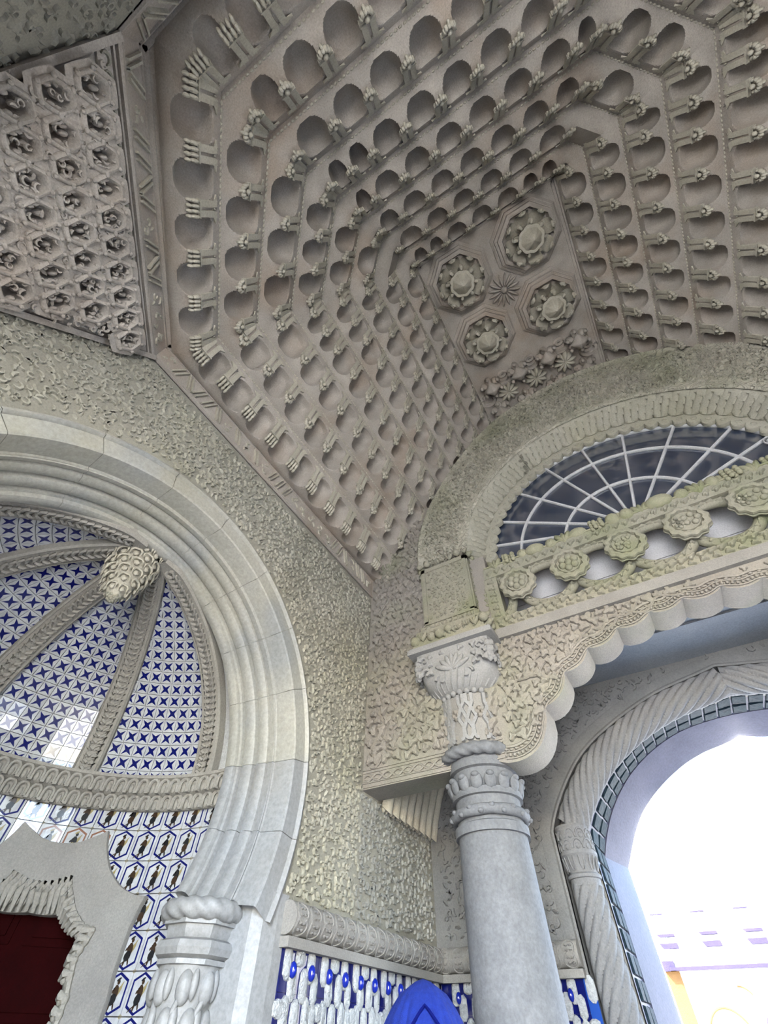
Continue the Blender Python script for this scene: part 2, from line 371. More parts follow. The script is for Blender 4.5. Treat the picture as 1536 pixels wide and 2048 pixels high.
def corbel_mesh(kind):
    mb = M(); fdu, fdz = FDIR
    def pt(s, w, v): return (s * 1.22, w * fdu - v * fdz, w * fdz + v * fdu)
    def bx(s0, s1, w0, w1, v0, v1):
        V = [pt(*p) for p in ((s0, w0, v0), (s1, w0, v0), (s1, w1, v0), (s0, w1, v0), (s0, w0, v1), (s1, w0, v1), (s1, w1, v1), (s0, w1, v1))]
        mb.add(V, [(3, 2, 1, 0), (4, 5, 6, 7), (0, 1, 5, 4), (1, 2, 6, 5), (2, 3, 7, 6), (3, 0, 4, 7)])
    bx(-.062, -.012, .10, .33, .01, -.016); bx(.012, .062, .10, .33, .01, -.016)     # the two fillets leave the slot
    bx(-.07, .07, .085, .105, .02, -.028); bx(-.066, .066, .055, .068, .02, -.022)   # collar
    for sx in (-1, 1):                                                               # flare where the arches meet
        mb.add([pt(sx * .012, .33, -.016), pt(sx * .062, .33, -.016), pt(sx * .11, .385, -.014), pt(sx * .02, .40, -.014), pt(sx * .012, .33, .01), pt(sx * .11, .385, .01)], [(0, 1, 2, 3), (0, 3, 4), (1, 5, 2)])
    A = np.array([[1, 0, 0], [0, fdu, -fdz], [0, fdz, fdu]])                          # (s,w,v) -> (s,u,z)
    if kind == 'finger':
        for k in range(4):
            s = -.056 + k * .037
            mb.blob(pt(s, .005, -.022), (.022, .066, .040), A @ np.diag([1, 1, 1]), 7, 5)
            mb.blob(pt(s * 1.05, -.070, -.006), (.020, .036, .036), A, 7, 4)
    else:
        for k in range(5):
            t = math.radians(200 + k * 35) if k < 5 else 0
            mb.blob(pt(.045 * math.cos(t), -.005 + .055 * math.sin(t), -.028), (.028, .038, .028), A, 6, 4)
        mb.blob(pt(0, .02, -.042), (.030, .04, .026), A, 7, 4); mb.blob(pt(0, -.085, -.012), (.020, .036, .026), A, 6, 4)
        mb.blob(pt(-.045, .035, -.015), (.02, .025, .02), A, 6, 4); mb.blob(pt(.045, .035, -.015), (.02, .025, .02), A, 6, 4)
    for s, w in ((0, .36), (-.03, .39), (.03, .39), (-.06, .40), (.06, .40)): mb.blob(pt(s, w, -.006), (.011, .018, .012), A, 5, 3)
    return mesh_of('corbel', mb, CORBEL, 60)
CORB = {1: corbel_mesh('finger'), 0: corbel_mesh('flower')}
_sp = M(); _sp.blob((0, 0, 0), (.022, .014, .014), None, 6, 4); BEADM = _sp

xl8, yn8, c8, z8 = ring(8); ZC = z8 + .475
CX0, CY0 = xl8 + .125, yn8 + .125
mb = M(); mb.box((CX0 - .3, CY0 - .3, ZC), (2 * VX - CX0 + .3, 5.66, ZC + .08))
CEIL = build('ceiling', mb, VAULT, kind='structure', label='stepped stone vault of niches and corbels around a flat panel')
_seg = 0
for n in range(1, 9):
    xl, yn, c, z = ring(n); xr = 2 * VX - xl; yend = 5.66
    pts = [(xl, yend), (xl, c - xl), (c - yn, yn), (2 * VX - (c - yn), yn), (xr, c - xl), (xr, yend)]
    prof = PROF1 if n == 1 else PROF; bay = BAY1 if n == 1 else BAY
    nrm = []; dr = []; ln = []
    for i in range(5):
        dx, dy = pts[i + 1][0] - pts[i][0], pts[i + 1][1] - pts[i][1]; l = math.hypot(dx, dy); dr.append((dx / l, dy / l)); nrm.append((-dy / l, dx / l)); ln.append(l)
    def off(i, u):                      # vertex i of the path inset by u
        if i == 0: k = nrm[0]
        elif i == 5: k = nrm[4]
        else:
            a, b = nrm[i - 1], nrm[i]; q = 1 + a[0] * b[0] + a[1] * b[1]; k = ((a[0] + b[0]) / q, (a[1] + b[1]) / q)
        return pts[i][0] + k[0] * u, pts[i][1] + k[1] * u
    tier = thing('vault_tier', (VX, pts[2][1], z), None, None); tier.parent = CEIL; tier['_o'] = (VX, pts[2][1], z)
    band = M(); beads = M()
    for i in range(5):
        # corbel positions along this side, measured from its first vertex
        if i == 0: ks = [pts[0][1] - y for y in (np.arange(-6, 14) * PITCH + (.215 if n % 2 else .45))[::-1] if pts[1][1] + .10 < y < pts[0][1] - .05]
        elif i == 4: ks = [y - pts[4][1] for y in (np.arange(-6, 14) * PITCH + (.215 if n % 2 else .45)) if pts[4][1] + .10 < y < pts[5][1] - .05]
        elif i == 2: ks = [x - pts[2][0] for x in (VX + (np.arange(-9, 10) + (0 if n % 2 else .5)) * PITCH) if pts[2][0] + .10 < x < pts[3][0] - .10]
        else:
            k = max(1, round((ln[i] - .2) / PITCH)); ks = list(np.linspace(.10, ln[i] - .10, k + 1)) if ln[i] > .42 else []
        if i in (0, 2) and ks:
            if ln[i] - .10 - ks[-1] > .28: ks.append(ln[i] - .10)
            elif ln[i] - ks[-1] > .10: ks[-1] = ln[i] - .10
        if i in (2, 4) and ks:
            if ks[0] - .10 > .28: ks.insert(0, .10)
            elif ks[0] > .10: ks[0] = .10
        ks2 = []
        for a, b in zip(ks[:-1], ks[1:]): ks2 += [a] + ([(a + b) / 2] if b - a > .62 else [])
        ks = ks2 + ks[-1:]
        d = np.array(dr[i]); nn = np.array(nrm[i]); P0 = np.array(pts[i])
        ends = [(0, ks[0] if ks else ln[i]), (ks[-1], ln[i])] if ks else [(0, ln[i])]
        for (s0, s1) in ends:
            rows = []
            for e, s in enumerate((s0, s1)):
                row = []
                for u, zz in prof:
                    if s == 0: x, y = off(i, u)
                    elif abs(s - ln[i]) < 1e-9: x, y = off(i + 1, u)
                    else: x, y = P0 + d * s + nn * u
                    row.append((x, y, z + zz))
                rows.append(row)
            band.grid(rows, flip=True)
        for a, b in zip(ks[:-1], ks[1:]):
            q = P0 + d * (a + b) / 2; sc_ = (b - a) / PITCH
            inst('niche', bay, frame((q[0], q[1], z), (d[0] * sc_, d[1] * sc_, 0), (nn[0], nn[1], 0), (0, 0, 1)), tier)
        for s in ks:
            q = P0 + d * s
            inst('corbel', CORB[1 if n == 1 else 0], frame((q[0], q[1], z), (d[0], d[1], 0), (nn[0], nn[1], 0), (0, 0, 1)), tier)
        if n >= 2:
            u0, z0 = -.238, prof[0][1] - .006
            A = np.array(off(i, u0)); B = np.array(off(i + 1, u0)); L = np.linalg.norm(B - A); kk = max(1, int(L / .052))
            if L > .15:
                for j in range(kk):
                    q = A + (B - A) * (j + .5) / kk
                    beads.merge(BEADM, frame((q[0], q[1], z + z0), (d[0], d[1], 0), (nn[0], nn[1], 0), (0, 0, 1)))
    build('tier_band', band, VAULT, tier, smooth=38)
    if beads.n: build('bead_moulding', beads, CORBEL, tier, kind='stuff')
# little flat fillets at the edge of the central panel
mb = M()
for k, w in ((0, .03), (.05, .016)):
    a, b = CX0 + k, CY0 + k; r = 2 * VX - a
    mb.box((a, b, ZC - w), (a + .03, 5.66, ZC)); mb.box((r - .03, b, ZC - w), (r, 5.66, ZC)); mb.box((a, b, ZC - w), (r, b + .03, ZC))
build('panel_edge', mb, VAULT, CEIL)

CEIL.scale = (VS, VS, VS)
CORN = build('trim_1', M().box((X0 - .2, YN - .2, 4.60), (X0 - .02, YN - .02, 4.64)), VAULT, kind='structure', label='carved cornice under the vault tiers')
# carved cornice below the first tier, on wall, chamfer and near wall
PA, PC = np.array([-3, -.022]), np.array([-1.312, -1.801])
def cornice(a, b, name='cornice_band'):
    a, b = np.array(a, float), np.array(b, float); d = (b - a) / np.linalg.norm(b - a); nn = np.array([-d[1], d[0]]); L = np.linalg.norm(b - a)
    O = (a[0], a[1], 4.63); fr = (O, (d[0], d[1], 0), (0, 0, 1), (nn[0], nn[1], 0)); mb = M()
    mb.prism([(0, 0), (L, 0), (L, .42), (0, .42)], fr, -.10, .01)
    for z0, z1, dd in ((0, .022, .03), (.045, .06, .022), (.345, .365, .025), (.385, .42, .06)): mb.prism([(0, z0), (L, z0), (L, z1), (0, z1)], fr, -.02, dd)
    o = build(name, mb, VAULT, CORN)
    c2 = M(); x = .06                       # angular interlace of bars and knots
    while x < L - .1:
        k = RNG.integers(3)
        if k < 2:
            for q in range(2): c2.prism([(x + q * .05, .09), (x + q * .05 + .018, .09), (x + .09 + q * .05, .32), (x + .072 + q * .05, .32)] if k else [(x + .09 + q * .05, .09), (x + q * .05 + .108, .09), (x + q * .05 + .018, .32), (x + q * .05, .32)], fr, 0, .04)
            x += .15
        else: scatter(c2, SCR, [(x + .07, .14), (x + .07, .27), (x + .13, .2)], .085, fr, hs=1.6); x += .2
    build('interlace_relief', c2, CORBEL, CORN, smooth=40, kind='stuff')
cornice((X0, 4.5), PA); cornice(PA, PC); cornice(PC, (2 * XM - PC[0], PC[1])); cornice((2 * XM - PC[0], PC[1]), (2 * XM - PA[0], PA[1]))

# ------------------------------------------------------------------ squinch of honeycomb niches in the near left corner
A3 = np.array([-3, -.022, 4.627]); C3 = np.array([-1.312, -1.801, 4.627]); e3 = (C3 - A3) / np.linalg.norm(C3 - A3)
g3 = np.array([-.333, -.316, -.889]); g3 /= np.linalg.norm(g3); n3 = -np.cross(e3, g3); n3 = n3 if n3[2] < 0 else -n3; n3 /= np.linalg.norm(n3)
LS = 2.4524
def tri_w(x): return min(x, LS - x)
mid = 1.18; dep = 2.55
SQ = ((A3), e3, g3, n3)
SQO = build('ceiling_squinch', M().prism([(0, 0), (LS, 0), (LS / 2 + .02, dep)], SQ, -.05, 0), VAULT, kind='structure', label='sloping corner panel of honeycomb niches beside the vault')
mb = M()
for g0, g1, d in ((.0, .025, .05), (.04, .055, .03), (.17, .19, .03)): mb.prism([(g0 * .5, g0), (LS - g0 * .5, g0), (LS - g1 * .5, g1), (g1 * .5, g1)], SQ, -.02, d)
def strip(p, q, w, d0, d1):
    p, q = np.array(p), np.array(q); t = (q - p) / np.linalg.norm(q - p); k = np.array([-t[1], t[0]]) * w
    mb.prism([p, q, q + k, p + k], SQ, d0, d1)
strip((0, 0), (LS / 2 + .02, dep), -.05, -.02, .06); strip((LS / 2 + .02, dep), (LS, 0), -.05, -.02, .06)
build('squinch_moulding', mb, VAULT, SQO)
mb = M()
for k in range(int(LS / .1)):
    x = .08 + k * .1
    if x < LS - .1: scatter(mb, SCR[:2], [(x, .115)], .085, SQ, ang=0, jit=.05, hs=1.3)
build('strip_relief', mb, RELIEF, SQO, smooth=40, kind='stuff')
def cup():
    mb = M(); P = []
    for r, h in ((.165, -.012), (.122, -.008), (.118, .004), (.11, .018), (.092, .022), (.080, .006), (.072, -.04), (.06, -.10), (.03, -.145), (.0, -.15)):
        a = np.arange(18) * 2 * math.pi / 18; k = 1 + .07 * np.cos(6 * a) if r > .07 else 1 + .0 * a
        P.append(np.stack([r * k * np.cos(a) * .86, r * k * np.sin(a) * 1.2, np.full(18, h)], 1))
    mb.grid(P, closev=True)
    mb.blob((0, -.03, -.06), (.022, .04, .04), None, 8, 5); mb.blob((-.05, .04, -.02), (.02, .03, .03), None, 6, 4); mb.blob((.05, .04, -.02), (.02, .03, .03), None, 6, 4)
    for t in (0, 60, 120, 180, 240, 300): mb.blob((.118 * math.cos(math.radians(t)) * .9, .135 * math.sin(math.radians(t)) * 1.0, .018), (.02, .02, .016), None, 6, 4)
    return mesh_of('squinch_niche', mb, VAULT, 50)
CUP = cup()
# the backing is pierced visually by giving the cups a raised collar above a dark bowl
k = 0
for row, g in enumerate((.335, .62, .905, 1.19, 1.475, 1.76)):
    for j in range(-1, 13):
        x = .19 + .2 * j + (.1 if row % 2 == 0 else .0) + .0
        lim = g / dep * LS / 2 + .10
        if x < lim or x > LS - lim: continue
        inst('squinch_niche', CUP, frame(A3 + e3 * x + g3 * g + n3 * .15, e3, g3, n3), SQO)
mb = M(); P = jgrid(.1, LS - .1, .22, dep, .075)
ok_ = 0; ok = (P[:, 0] > P[:, 1] / dep * LS / 2 + .08) & (P[:, 0] < LS - P[:, 1] / dep * LS / 2 - .08)
scatter(mb, SCR, P[ok], .055, (A3 + n3 * .136, e3, g3, n3), hs=1.3)
build('squinch_relief', mb, VAULT, SQO, smooth=40, kind='stuff')
mb = M(); mb.prism([(.12, .2), (LS - .12, .2), (LS / 2 + .02, dep - .1)], SQ, 0, .004); SQF = build('squinch_field', mb, VAULT, SQO)

# ------------------------------------------------------------------ the moulded marble arch in the left wall
ARP = [(2.14, -3.04), (2.135, -2.975), (2.11, -2.965), (2.095, -2.985), (2.09, -3.0), (1.95, -3.0), (1.935, -3.01), (1.925, -3.05), (1.905, -3.16), (1.90, -3.20), (1.885, -3.21), (1.872, -3.20),
       (1.862, -3.205), (1.862, -3.25), (1.875, -3.255), (1.875, -3.275), (1.855, -3.28), (1.84, -3.30), (1.825, -3.34), (1.83, -3.37), (1.85, -3.38), (1.85, -3.40), (1.805, -3.405), (1.785, -3.43), (1.775, -3.47), (1.78, -3.51), (1.80, -3.52), (1.80, -3.535), (1.765, -3.54), (1.755, -3.56), (1.74, -3.56), (1.72, -3.565), (1.705, -3.59), (1.70, -3.63), (1.71, -3.67), (2.05, -3.70)]
ARCH = thing('marble_arch', (-3.2, AC[0] + 1.95, .66), 'large round marble arch with stepped mouldings framing the blue tiled apse', 'arch')
def arch_pt(r, x, deg): t = math.radians(deg); return (x, AC[0] + r * math.cos(t), AC[1] + r * math.sin(t))
vs = [-24.5, -9, 8, 27, 45, 64, 84, 103, 123, 143, 163, 183, 204.5]
for i in range(len(vs) - 1):
    n = 10; P = [[arch_pt(r, x, vs[i] + .06 + (vs[i + 1] - vs[i] - .12) * k / n) for r, x in ARP] for k in range(n + 1)]
    build('voussoir', M().grid(P), [MARBLE, MARBLEY][(i in (2, 3, 4, 5, 6, 7, 8, 9))], ARCH, smooth=32)
# jambs under it
for sg in (1, -1):
    mb = M()
    pl = [(-2.985, 3.50), (-2.985, 3.40), (-3.01, 3.27), (-3.08, 3.21), (-3.35, 3.16), (-3.62, 3.14), (-3.75, 3.14), (-3.75, 3.50)]
    V = []; k = len(pl)
    for z in (G, .79):
        for x, y in pl: V.append((x, y if sg > 0 else 2 * AC[0] - y, z))
    mb.add(V, [tuple(range(k)), tuple(range(2 * k - 1, k - 1, -1))] + [(i, (i + 1) % k, (i + 1) % k + k, i + k) for i in range(k)])
    build('jamb', mb, MARBLE, ARCH)

# capital at the springing of the arch
def capital(sg):
    cx, cy = -3.45, (3.09 if sg > 0 else 2 * AC[0] - 3.09)
    T = thing('jamb_capital', (cx, cy, -.15), 'carved marble jamb capital with rope ring and curling leaves, bottom left of the picture' if sg > 0 else 'matching jamb capital on the hidden near side of the marble arch', 'capital')
    def oct(r, z): return [(cx + r * math.cos(t), cy + r * math.sin(t), z) for t in np.arange(8) * math.pi / 4 + math.pi / 8]
    def ogrid(prof, name, sm=30):
        mb = M(); mb.grid([oct(r, z) for r, z in prof], closev=True, flip=True); return build(name, mb, MARBLE, T, smooth=sm)
    ph = np.arange(73) * 2 * math.pi / 72
    mb = M(); a = np.arange(120) * 2 * math.pi / 120
    mb.tube([(cx + .25 * math.cos(t), cy + .25 * math.sin(t), .655) for t in a], .052, 20, fn=lambda t, L: 1 + .30 * abs(math.sin(t * 1.5 + L * 29)), closed=True)
    build('rope_ring', mb, MARBLE, T, smooth=60)
    ogrid([(.0, .60), (.275, .60), (.275, .575), (.245, .573), (.24, .53), (.225, .505), (.0, .50)], 'abacus')
    ogrid([(.0, .51), (.235, .505), (.275, .49), (.29, .455), (.275, .42), (.24, .405), (.25, .40), (.25, .375), (.22, .37), (.0, .37)], 'torus', 34)
    mb = M(); mb.lathe([(.22, .38), (.205, .30), (.19, .15), (.18, 0), (.17, -.15), (.19, -.18), (.19, -.22), (.0, -.22)], (cx, cy, 0), 20); build('bell', mb, MARBLE, T, smooth=40)
    for lev, (z, k, s) in enumerate(((.27, 8, .085), (.09, 8, .095), (-.07, 8, .08))):
        for j in range(k):
            t = 2 * math.pi * (j + (lev % 2) * .5) / k; r = .205 - .015 * lev; A = np.array([[math.cos(t), -math.sin(t), 0], [math.sin(t), math.cos(t), 0], [0, 0, 1]])
            mb = M()
            mb.blob((cx + r * math.cos(t), cy + r * math.sin(t), z), (.042, s * .62, s), A, 12, 9, fn=lambda q, p: 1 + .06 * math.cos(3 * q))
            tt = t + .28; mb.blob((cx + (r + .01) * math.cos(tt), cy + (r + .01) * math.sin(tt), z + .015), (.03, s * .32, s * .9), A, 8, 6)
            pth = [(cx + (r - .01 + .03 * q) * math.cos(t - .25 + .3 * q), cy + (r - .01 + .03 * q) * math.sin(t - .25 + .3 * q), z - s * 1.6 + s * 1.7 * q) for q in np.linspace(0, 1, 7)]
            mb.tube(pth, [.016, .017, .018, .017, .015, .012, .006], 6)
            build('curled_leaf', mb, MARBLE, T, smooth=60)
    mb = M(); mb.lathe([(.0, -.2), (.165, -.2), (.165, G)], (cx, cy, 0), 20); build('colonnette', mb, MARBLE, T, smooth=40)
capital(1); capital(-1)

# ------------------------------------------------------------------ the apse behind the arch
AX, AY, AR, AZ, AH = -3.6, 1.379, 1.85, 1.68, 1.55
def cyl(phi, z, r=AR): t = math.radians(phi); return (AX - r * math.sin(t), AY + r * math.cos(t), z)
def dome(phi, el, ins=0.0):
    t = math.radians(phi); e = math.radians(el); r = (AR - ins) * math.cos(e); return (AX - r * math.sin(t), AY + r * math.cos(t), AZ + (AH - ins) * math.sin(e))
mb = M(); mb.grid([[cyl(p, z, AR + .03) for z in (.78, AZ)] for p in np.linspace(1, 179, 69)])
for q0, q1 in ((1, 30), (68.4, 111.6), (150, 179)): mb.grid([[cyl(p, z, AR + .03) for z in (G, .78)] for p in np.linspace(q0, q1, 15)])
mb.grid([[dome(p, e, -.03) for e in np.linspace(0, 90, 19)] for p in np.linspace(1, 179, 69)])
mb.grid([[cyl(p, z, AR + .6) for z in (G, 4.2)] for p in np.linspace(0, 180, 49)], flip=True)
AP = build('wall_apse', mb, GROUT, smooth=60, kind='structure', label='curved wall and half dome of the tiled apse')
mb = M(); mb.grid([[cyl(p, 4.2, r) for r in (.01, AR + .6)] for p in np.linspace(0, 180, 30)]); build('dome_roof', mb, PLAIN, AP)
# half dome gores set with star tiles
def tile_base(mb, w, h, t=.012, b=.002, mi=0):
    V = [(-w, -h, 0), (w, -h, 0), (w, h, 0), (-w, h, 0), (-w + b, -h + b, t), (w - b, -h + b, t), (w - b, h - b, t), (-w + b, h - b, t)]
    mb.add(V, [(4, 5, 6, 7), (0, 1, 5, 4), (1, 2, 6, 5), (2, 3, 7, 6), (3, 0, 4, 7)], mi)
SPH = .124
def star_tile():
    mb = M(); tile_base(mb, SPH / 2 - .001, SPH / 2 - .001); V = [(0, 0, .0135)]
    for k in range(8):
        r = .070 if k % 2 == 0 else .0215; t = math.radians(45 + 45 * k); V.append((r * math.cos(t), r * math.sin(t), .0135))
    mb.add(V, [(0, 1 + k, 1 + (k + 1) % 8) for k in range(8)], 1)
    return mesh_of('star_tile', mb, [WHITE, BLUE])
STAR = star_tile()
ribs = [14, 52.5, 91, 129.5, 168]
bounds = [(14, 52.5), (52.5, 91), (91, 129.5), (129.5, 168)]
for gi, (p0, p1) in enumerate(bounds):
    pc = (p0 + p1) / 2; G_ = thing('dome_gore', cyl(pc, AZ), None, None); G_.parent = AP; G_['_o'] = cyl(pc, AZ)
    rest = M(); own = gi in (0, 1, 2)
    es = []; e = 0.03; s = 0; ee = 2.2
    while ee < 80:
        es.append(ee); dl = math.hypot(AR * math.sin(math.radians(ee)), AH * math.cos(math.radians(ee))); ee += math.degrees(SPH / dl)
    for e in es:
        rr = AR * math.cos(math.radians(e)); half = math.radians((p1 - p0) / 2) * rr
        kk = int((half - .03) / SPH) + 1
        for j in range(-kk, kk + 1):
            w = (j + (.5 if gi == 0 else 0)) * SPH
            if abs(w) > half - .035: continue
            ph = pc + math.degrees(w / rr); P = np.array(dome(ph, e, .0))
            a = np.array(dome(ph + .3, e)) - P; a /= np.linalg.norm(a); b = np.array(dome(ph, e + .3)) - P; b -= a * (a @ b); b /= np.linalg.norm(b)
            nn = np.cross(a, b); C_ = np.array([AX, AY, AZ]) - P
            if nn @ C_ < 0: a = -a; nn = -nn
            A = frame(P + nn * .002, a, b, nn)
            if own and e < 62: inst('star_tile', STAR, A, G_)
            else:
                t = M(); tile_base(t, SPH / 2 - .001, SPH / 2 - .001); V = [(0, 0, .0135)]
                for k in range(8):
                    r = .070 if k % 2 == 0 else .0215; q = math.radians(45 + 45 * k); V.append((r * math.cos(q), r * math.sin(q), .0135))
                t.add(V, [(0, 1 + k, 1 + (k + 1) % 8) for k in range(8)], 1); rest.merge(t, A)
    if rest.n: build('star_tiling', rest, [WHITE, BLUE], G_, kind='stuff')
# ribs with plaited relief
RB = (-3.87, 1.345, 3.20)
for p in ribs:
    T = thing('dome_rib', cyl(p, AZ), None, None); T.parent = AP; T['_o'] = cyl(p, AZ)
    mb = M(); ca = M(); rows = []
    ES = np.linspace(0, 86, 30)
    for e in ES:
        w = math.degrees(.120 / max(.35, AR * math.cos(math.radians(e)))) 
        rows.append([dome(p - w, e, -.02), dome(p - w, e, .075), dome(p - w * .86, e, .095), dome(p - w * .8, e, .085), dome(p + w * .8, e, .085), dome(p + w * .86, e, .095), dome(p + w, e, .075), dome(p + w, e, -.02)])
    mb.grid(rows); build('rib_body', mb, RIB, T, smooth=30)
    e = 2.0; sg = 1
    while e < 80:
        dl = math.hypot(AR * math.sin(math.radians(e)), AH * math.cos(math.radians(e))); st = math.degrees(.062 / dl)
        w = math.degrees(.062 / max(.35, AR * math.cos(math.radians(e))))
        for s in (-1, 1):
            ca.tube([dome(p + s * w * .1, e, .10), dome(p + s * w * .75, e + st * .45, .105), dome(p + s * w * 1.0, e + st * 1.0, .10), dome(p + s * w * .3, e + st * 1.25, .09)], .018, 5)
        e += st * 1.05
    build('plait_relief', ca, RIB, T, smooth=60, kind='stuff')
# cornice of the apse with two rows of little arches
CB = thing('apse_cornice', cyl(90, 1.44), None, None); CB.parent = AP; CB['_o'] = cyl(90, 1.44)
cp = [(-.03, 1.44), (.035, 1.44), (.05, 1.455), (.05, 1.55), (.095, 1.562), (.11, 1.575), (.11, 1.675), (.15, 1.69), (.155, 1.715), (.0, 1.73)]
mb = M(); mb.grid([[cyl(p, z, AR - i) for i, z in cp] for p in np.linspace(1.5, 178.5, 91)]); build('cornice_body', mb, RIB, CB, smooth=30)
def tongue():
    mb = M(); n = 7
    pts = [(-.042, -.052)] + [(.042 * -math.cos(math.pi * k / n), .01 + .045 * math.sin(math.pi * k / n)) for k in range(n + 1)] + [(.042, -.052)]
    mb.tube([(x, 0.018, z) for x, z in pts], .017, 6, up=(0, 1, 0))
    mb.blob((.006, .004, -.022), (.022, .014, .040), None, 8, 5); mb.box((.030, 0, -.066), (.064, .038, -.045)); return mesh_of('scalloped_niche', mb, RIB, 50)
TON = tongue()
for lev, (rr, z) in enumerate(((AR - .052, 1.502), (AR - .112, 1.625))):
    for p in np.arange(2 + 1.5 * lev, 96, 3.55):
        t = math.radians(p); nrm_ = np.array([math.sin(t), -math.cos(t), 0]); ux = np.cross(nrm_, [0, 0, 1.])
        inst('scalloped_niche', TON, frame(cyl(p, z, rr), ux, nrm_, (0, 0, 1)), CB)
# blue framed figure tiles of the apse wall
THT, TWD = .2275, 6.62
def fig_tile(kind):
    mb = M(); w, h = AR * math.radians(TWD) / 2 - .0015, THT / 2 - .0015; tile_base(mb, w, h, .010, .002)
    c = 2 if kind < 3 else 5
    hx = [(.0, h * .985), (w * .82, h * .62), (w * .82, -h * .62), (0, -h * .985), (-w * .82, -h * .62), (-w * .82, h * .62)]
    k = .84; V = [(x, y, .0115) for x, y in hx] + [(x * k, y * (k + .02), .0115) for x, y in hx]
    mb.add(V, [(i, (i + 1) % 6, (i + 1) % 6 + 6, i + 6) for i in range(6)], 1 if kind < 3 else 5)
    for x, y in ((w, h), (w, -h), (-w, h), (-w, -h)):                    # faint corners
        mb.add([(x * .99, y * .99, .0112), (x * .86, y * .99, .0112), (x * .99, y * .90, .0112)], [(0, 1, 2)], 4)
    def el(cx, cy, rx, ry, mi, a=0, n=10, z=.0122):
        cx *= 1.1; cy *= 1.08; rx *= 1.38; ry *= 1.2
        ca, sa = math.cos(a), math.sin(a); q = [(cx + rx * math.cos(t) * ca - ry * math.sin(t) * sa, cy + rx * math.cos(t) * sa + ry * math.sin(t) * ca, z) for t in np.arange(n) * 2 * math.pi / n]
        mb.add(q, [tuple(range(n))], mi)
    m1, m2 = [(2, 3), (3, 2), (2, 3), (3, 4)][kind]
    el(.004, .004, .017, .034, m1, .12); el(-.002, -.030, .020, .026, m2, -.3, z=.0124); el(.006, .052, .009, .011, m1); el(.002, .066, .014, .006, m2, .5, z=.0124)
    el(-.014, -.062, .006, .022, m1, -.15); el(.016, -.058, .005, .020, m1, .35); el(-.018, .012, .006, .018, m1, -.6); el(.024, .01, .010, .03, 4, -.5, z=.0118)
    el(-.035, -.072, .003, .026, m1, -.9); el(.036, .038, .004, .020, 4, -.5); el(-.024, .02, .004, .006, 0, 0, z=.0126)
    return mesh_of('figure_tile', mb, [WHITE, BLUE, BROWN, BLACK, OCHRE, RUST])
FT = [fig_tile(k) for k in range(4)]
ZR = [1.294 + .1137 - .2275 * k for k in range(0, 13)]
OUT = [(20.5, G), (20.5, -.6), (20.5, .24), (21.15, .365), (21.2, .5), (21.1, .633), (20.3, .75), (19.6, .819), (22.5, .825), (25.84, .855), (28.4, .89), (30.64, .938), (33, 1.0), (34.94, 1.08), (36.6, 1.17), (37.8, 1.275), (39.5, 1.245), (41.6, 1.215), (44, 1.18), (46.6, 1.162), (49.2, 1.157)]
INN = [(29.5, G), (29.5, -.6), (29.98, .235), (31.08, .362), (31.68, .44), (31.2, .50), (30.4, .55), (29.92, .607), (31.5, .615), (33.5, .64), (35.0, .675), (36.6, .71), (38, .755), (39.3, .81), (40.8, .87), (41.94, .933), (43.2, .92), (44.6, .908), (46.2, .892), (47.8, .885), (49.2, .883)]
DRO = [(31.9, G), (31.9, -.6), (32.65, .233), (33.94, .328), (34.1, .405), (34.0, .47), (33.9, .53), (34.2, .56), (35.4, .57), (36.6, .58), (37.6, .595), (38.66, .615), (39.6, .64), (40.4, .665), (41.0, .685), (41.5, .70), (42.8, .694), (44.0, .690), (45.8, .690), (47.5, .694), (49.2, .70)]
def mirror(L, c=49.2): return L + [(2 * c - a, z) for a, z in L[::-1][1:]]
doorway = mirror(OUT)
pl_ = np.array(doorway)
for zi, z in enumerate(ZR):
    for ci in range(0, 14):
        p = 6.85 + 6.62 * ci if True else 0
        p = 13.28 - 6.62 + 6.62 * ci
        # leave out the tiles wholly covered by the door surround
        pts = np.array([(p + a * TWD / 2, z + b * THT / 2) for a in (-.9, 0, .9) for b in (-.9, 0, .9)])
        for cc in (0,):
            cov = inside(pl_, pts[:, 0], pts[:, 1])
        if cov.all() or p > 99: continue
        t = math.radians(p); nn = np.array([math.sin(t), -math.cos(t), 0]); ux = np.cross(nn, [0, 0, 1.]) * -1
        ux = np.array([math.cos(t), math.sin(t), 0]) * -1
        if np.cross(ux, [0, 0, 1.]) @ nn < 0: ux = -ux
        kind = 3 if (zi == 1 and 38 < p < 62) else RNG.integers(0, 3)
        inst('figure_tile', FT[kind], frame(cyl(p, z, AR + .004), ux, (0, 0, 1), nn), AP)
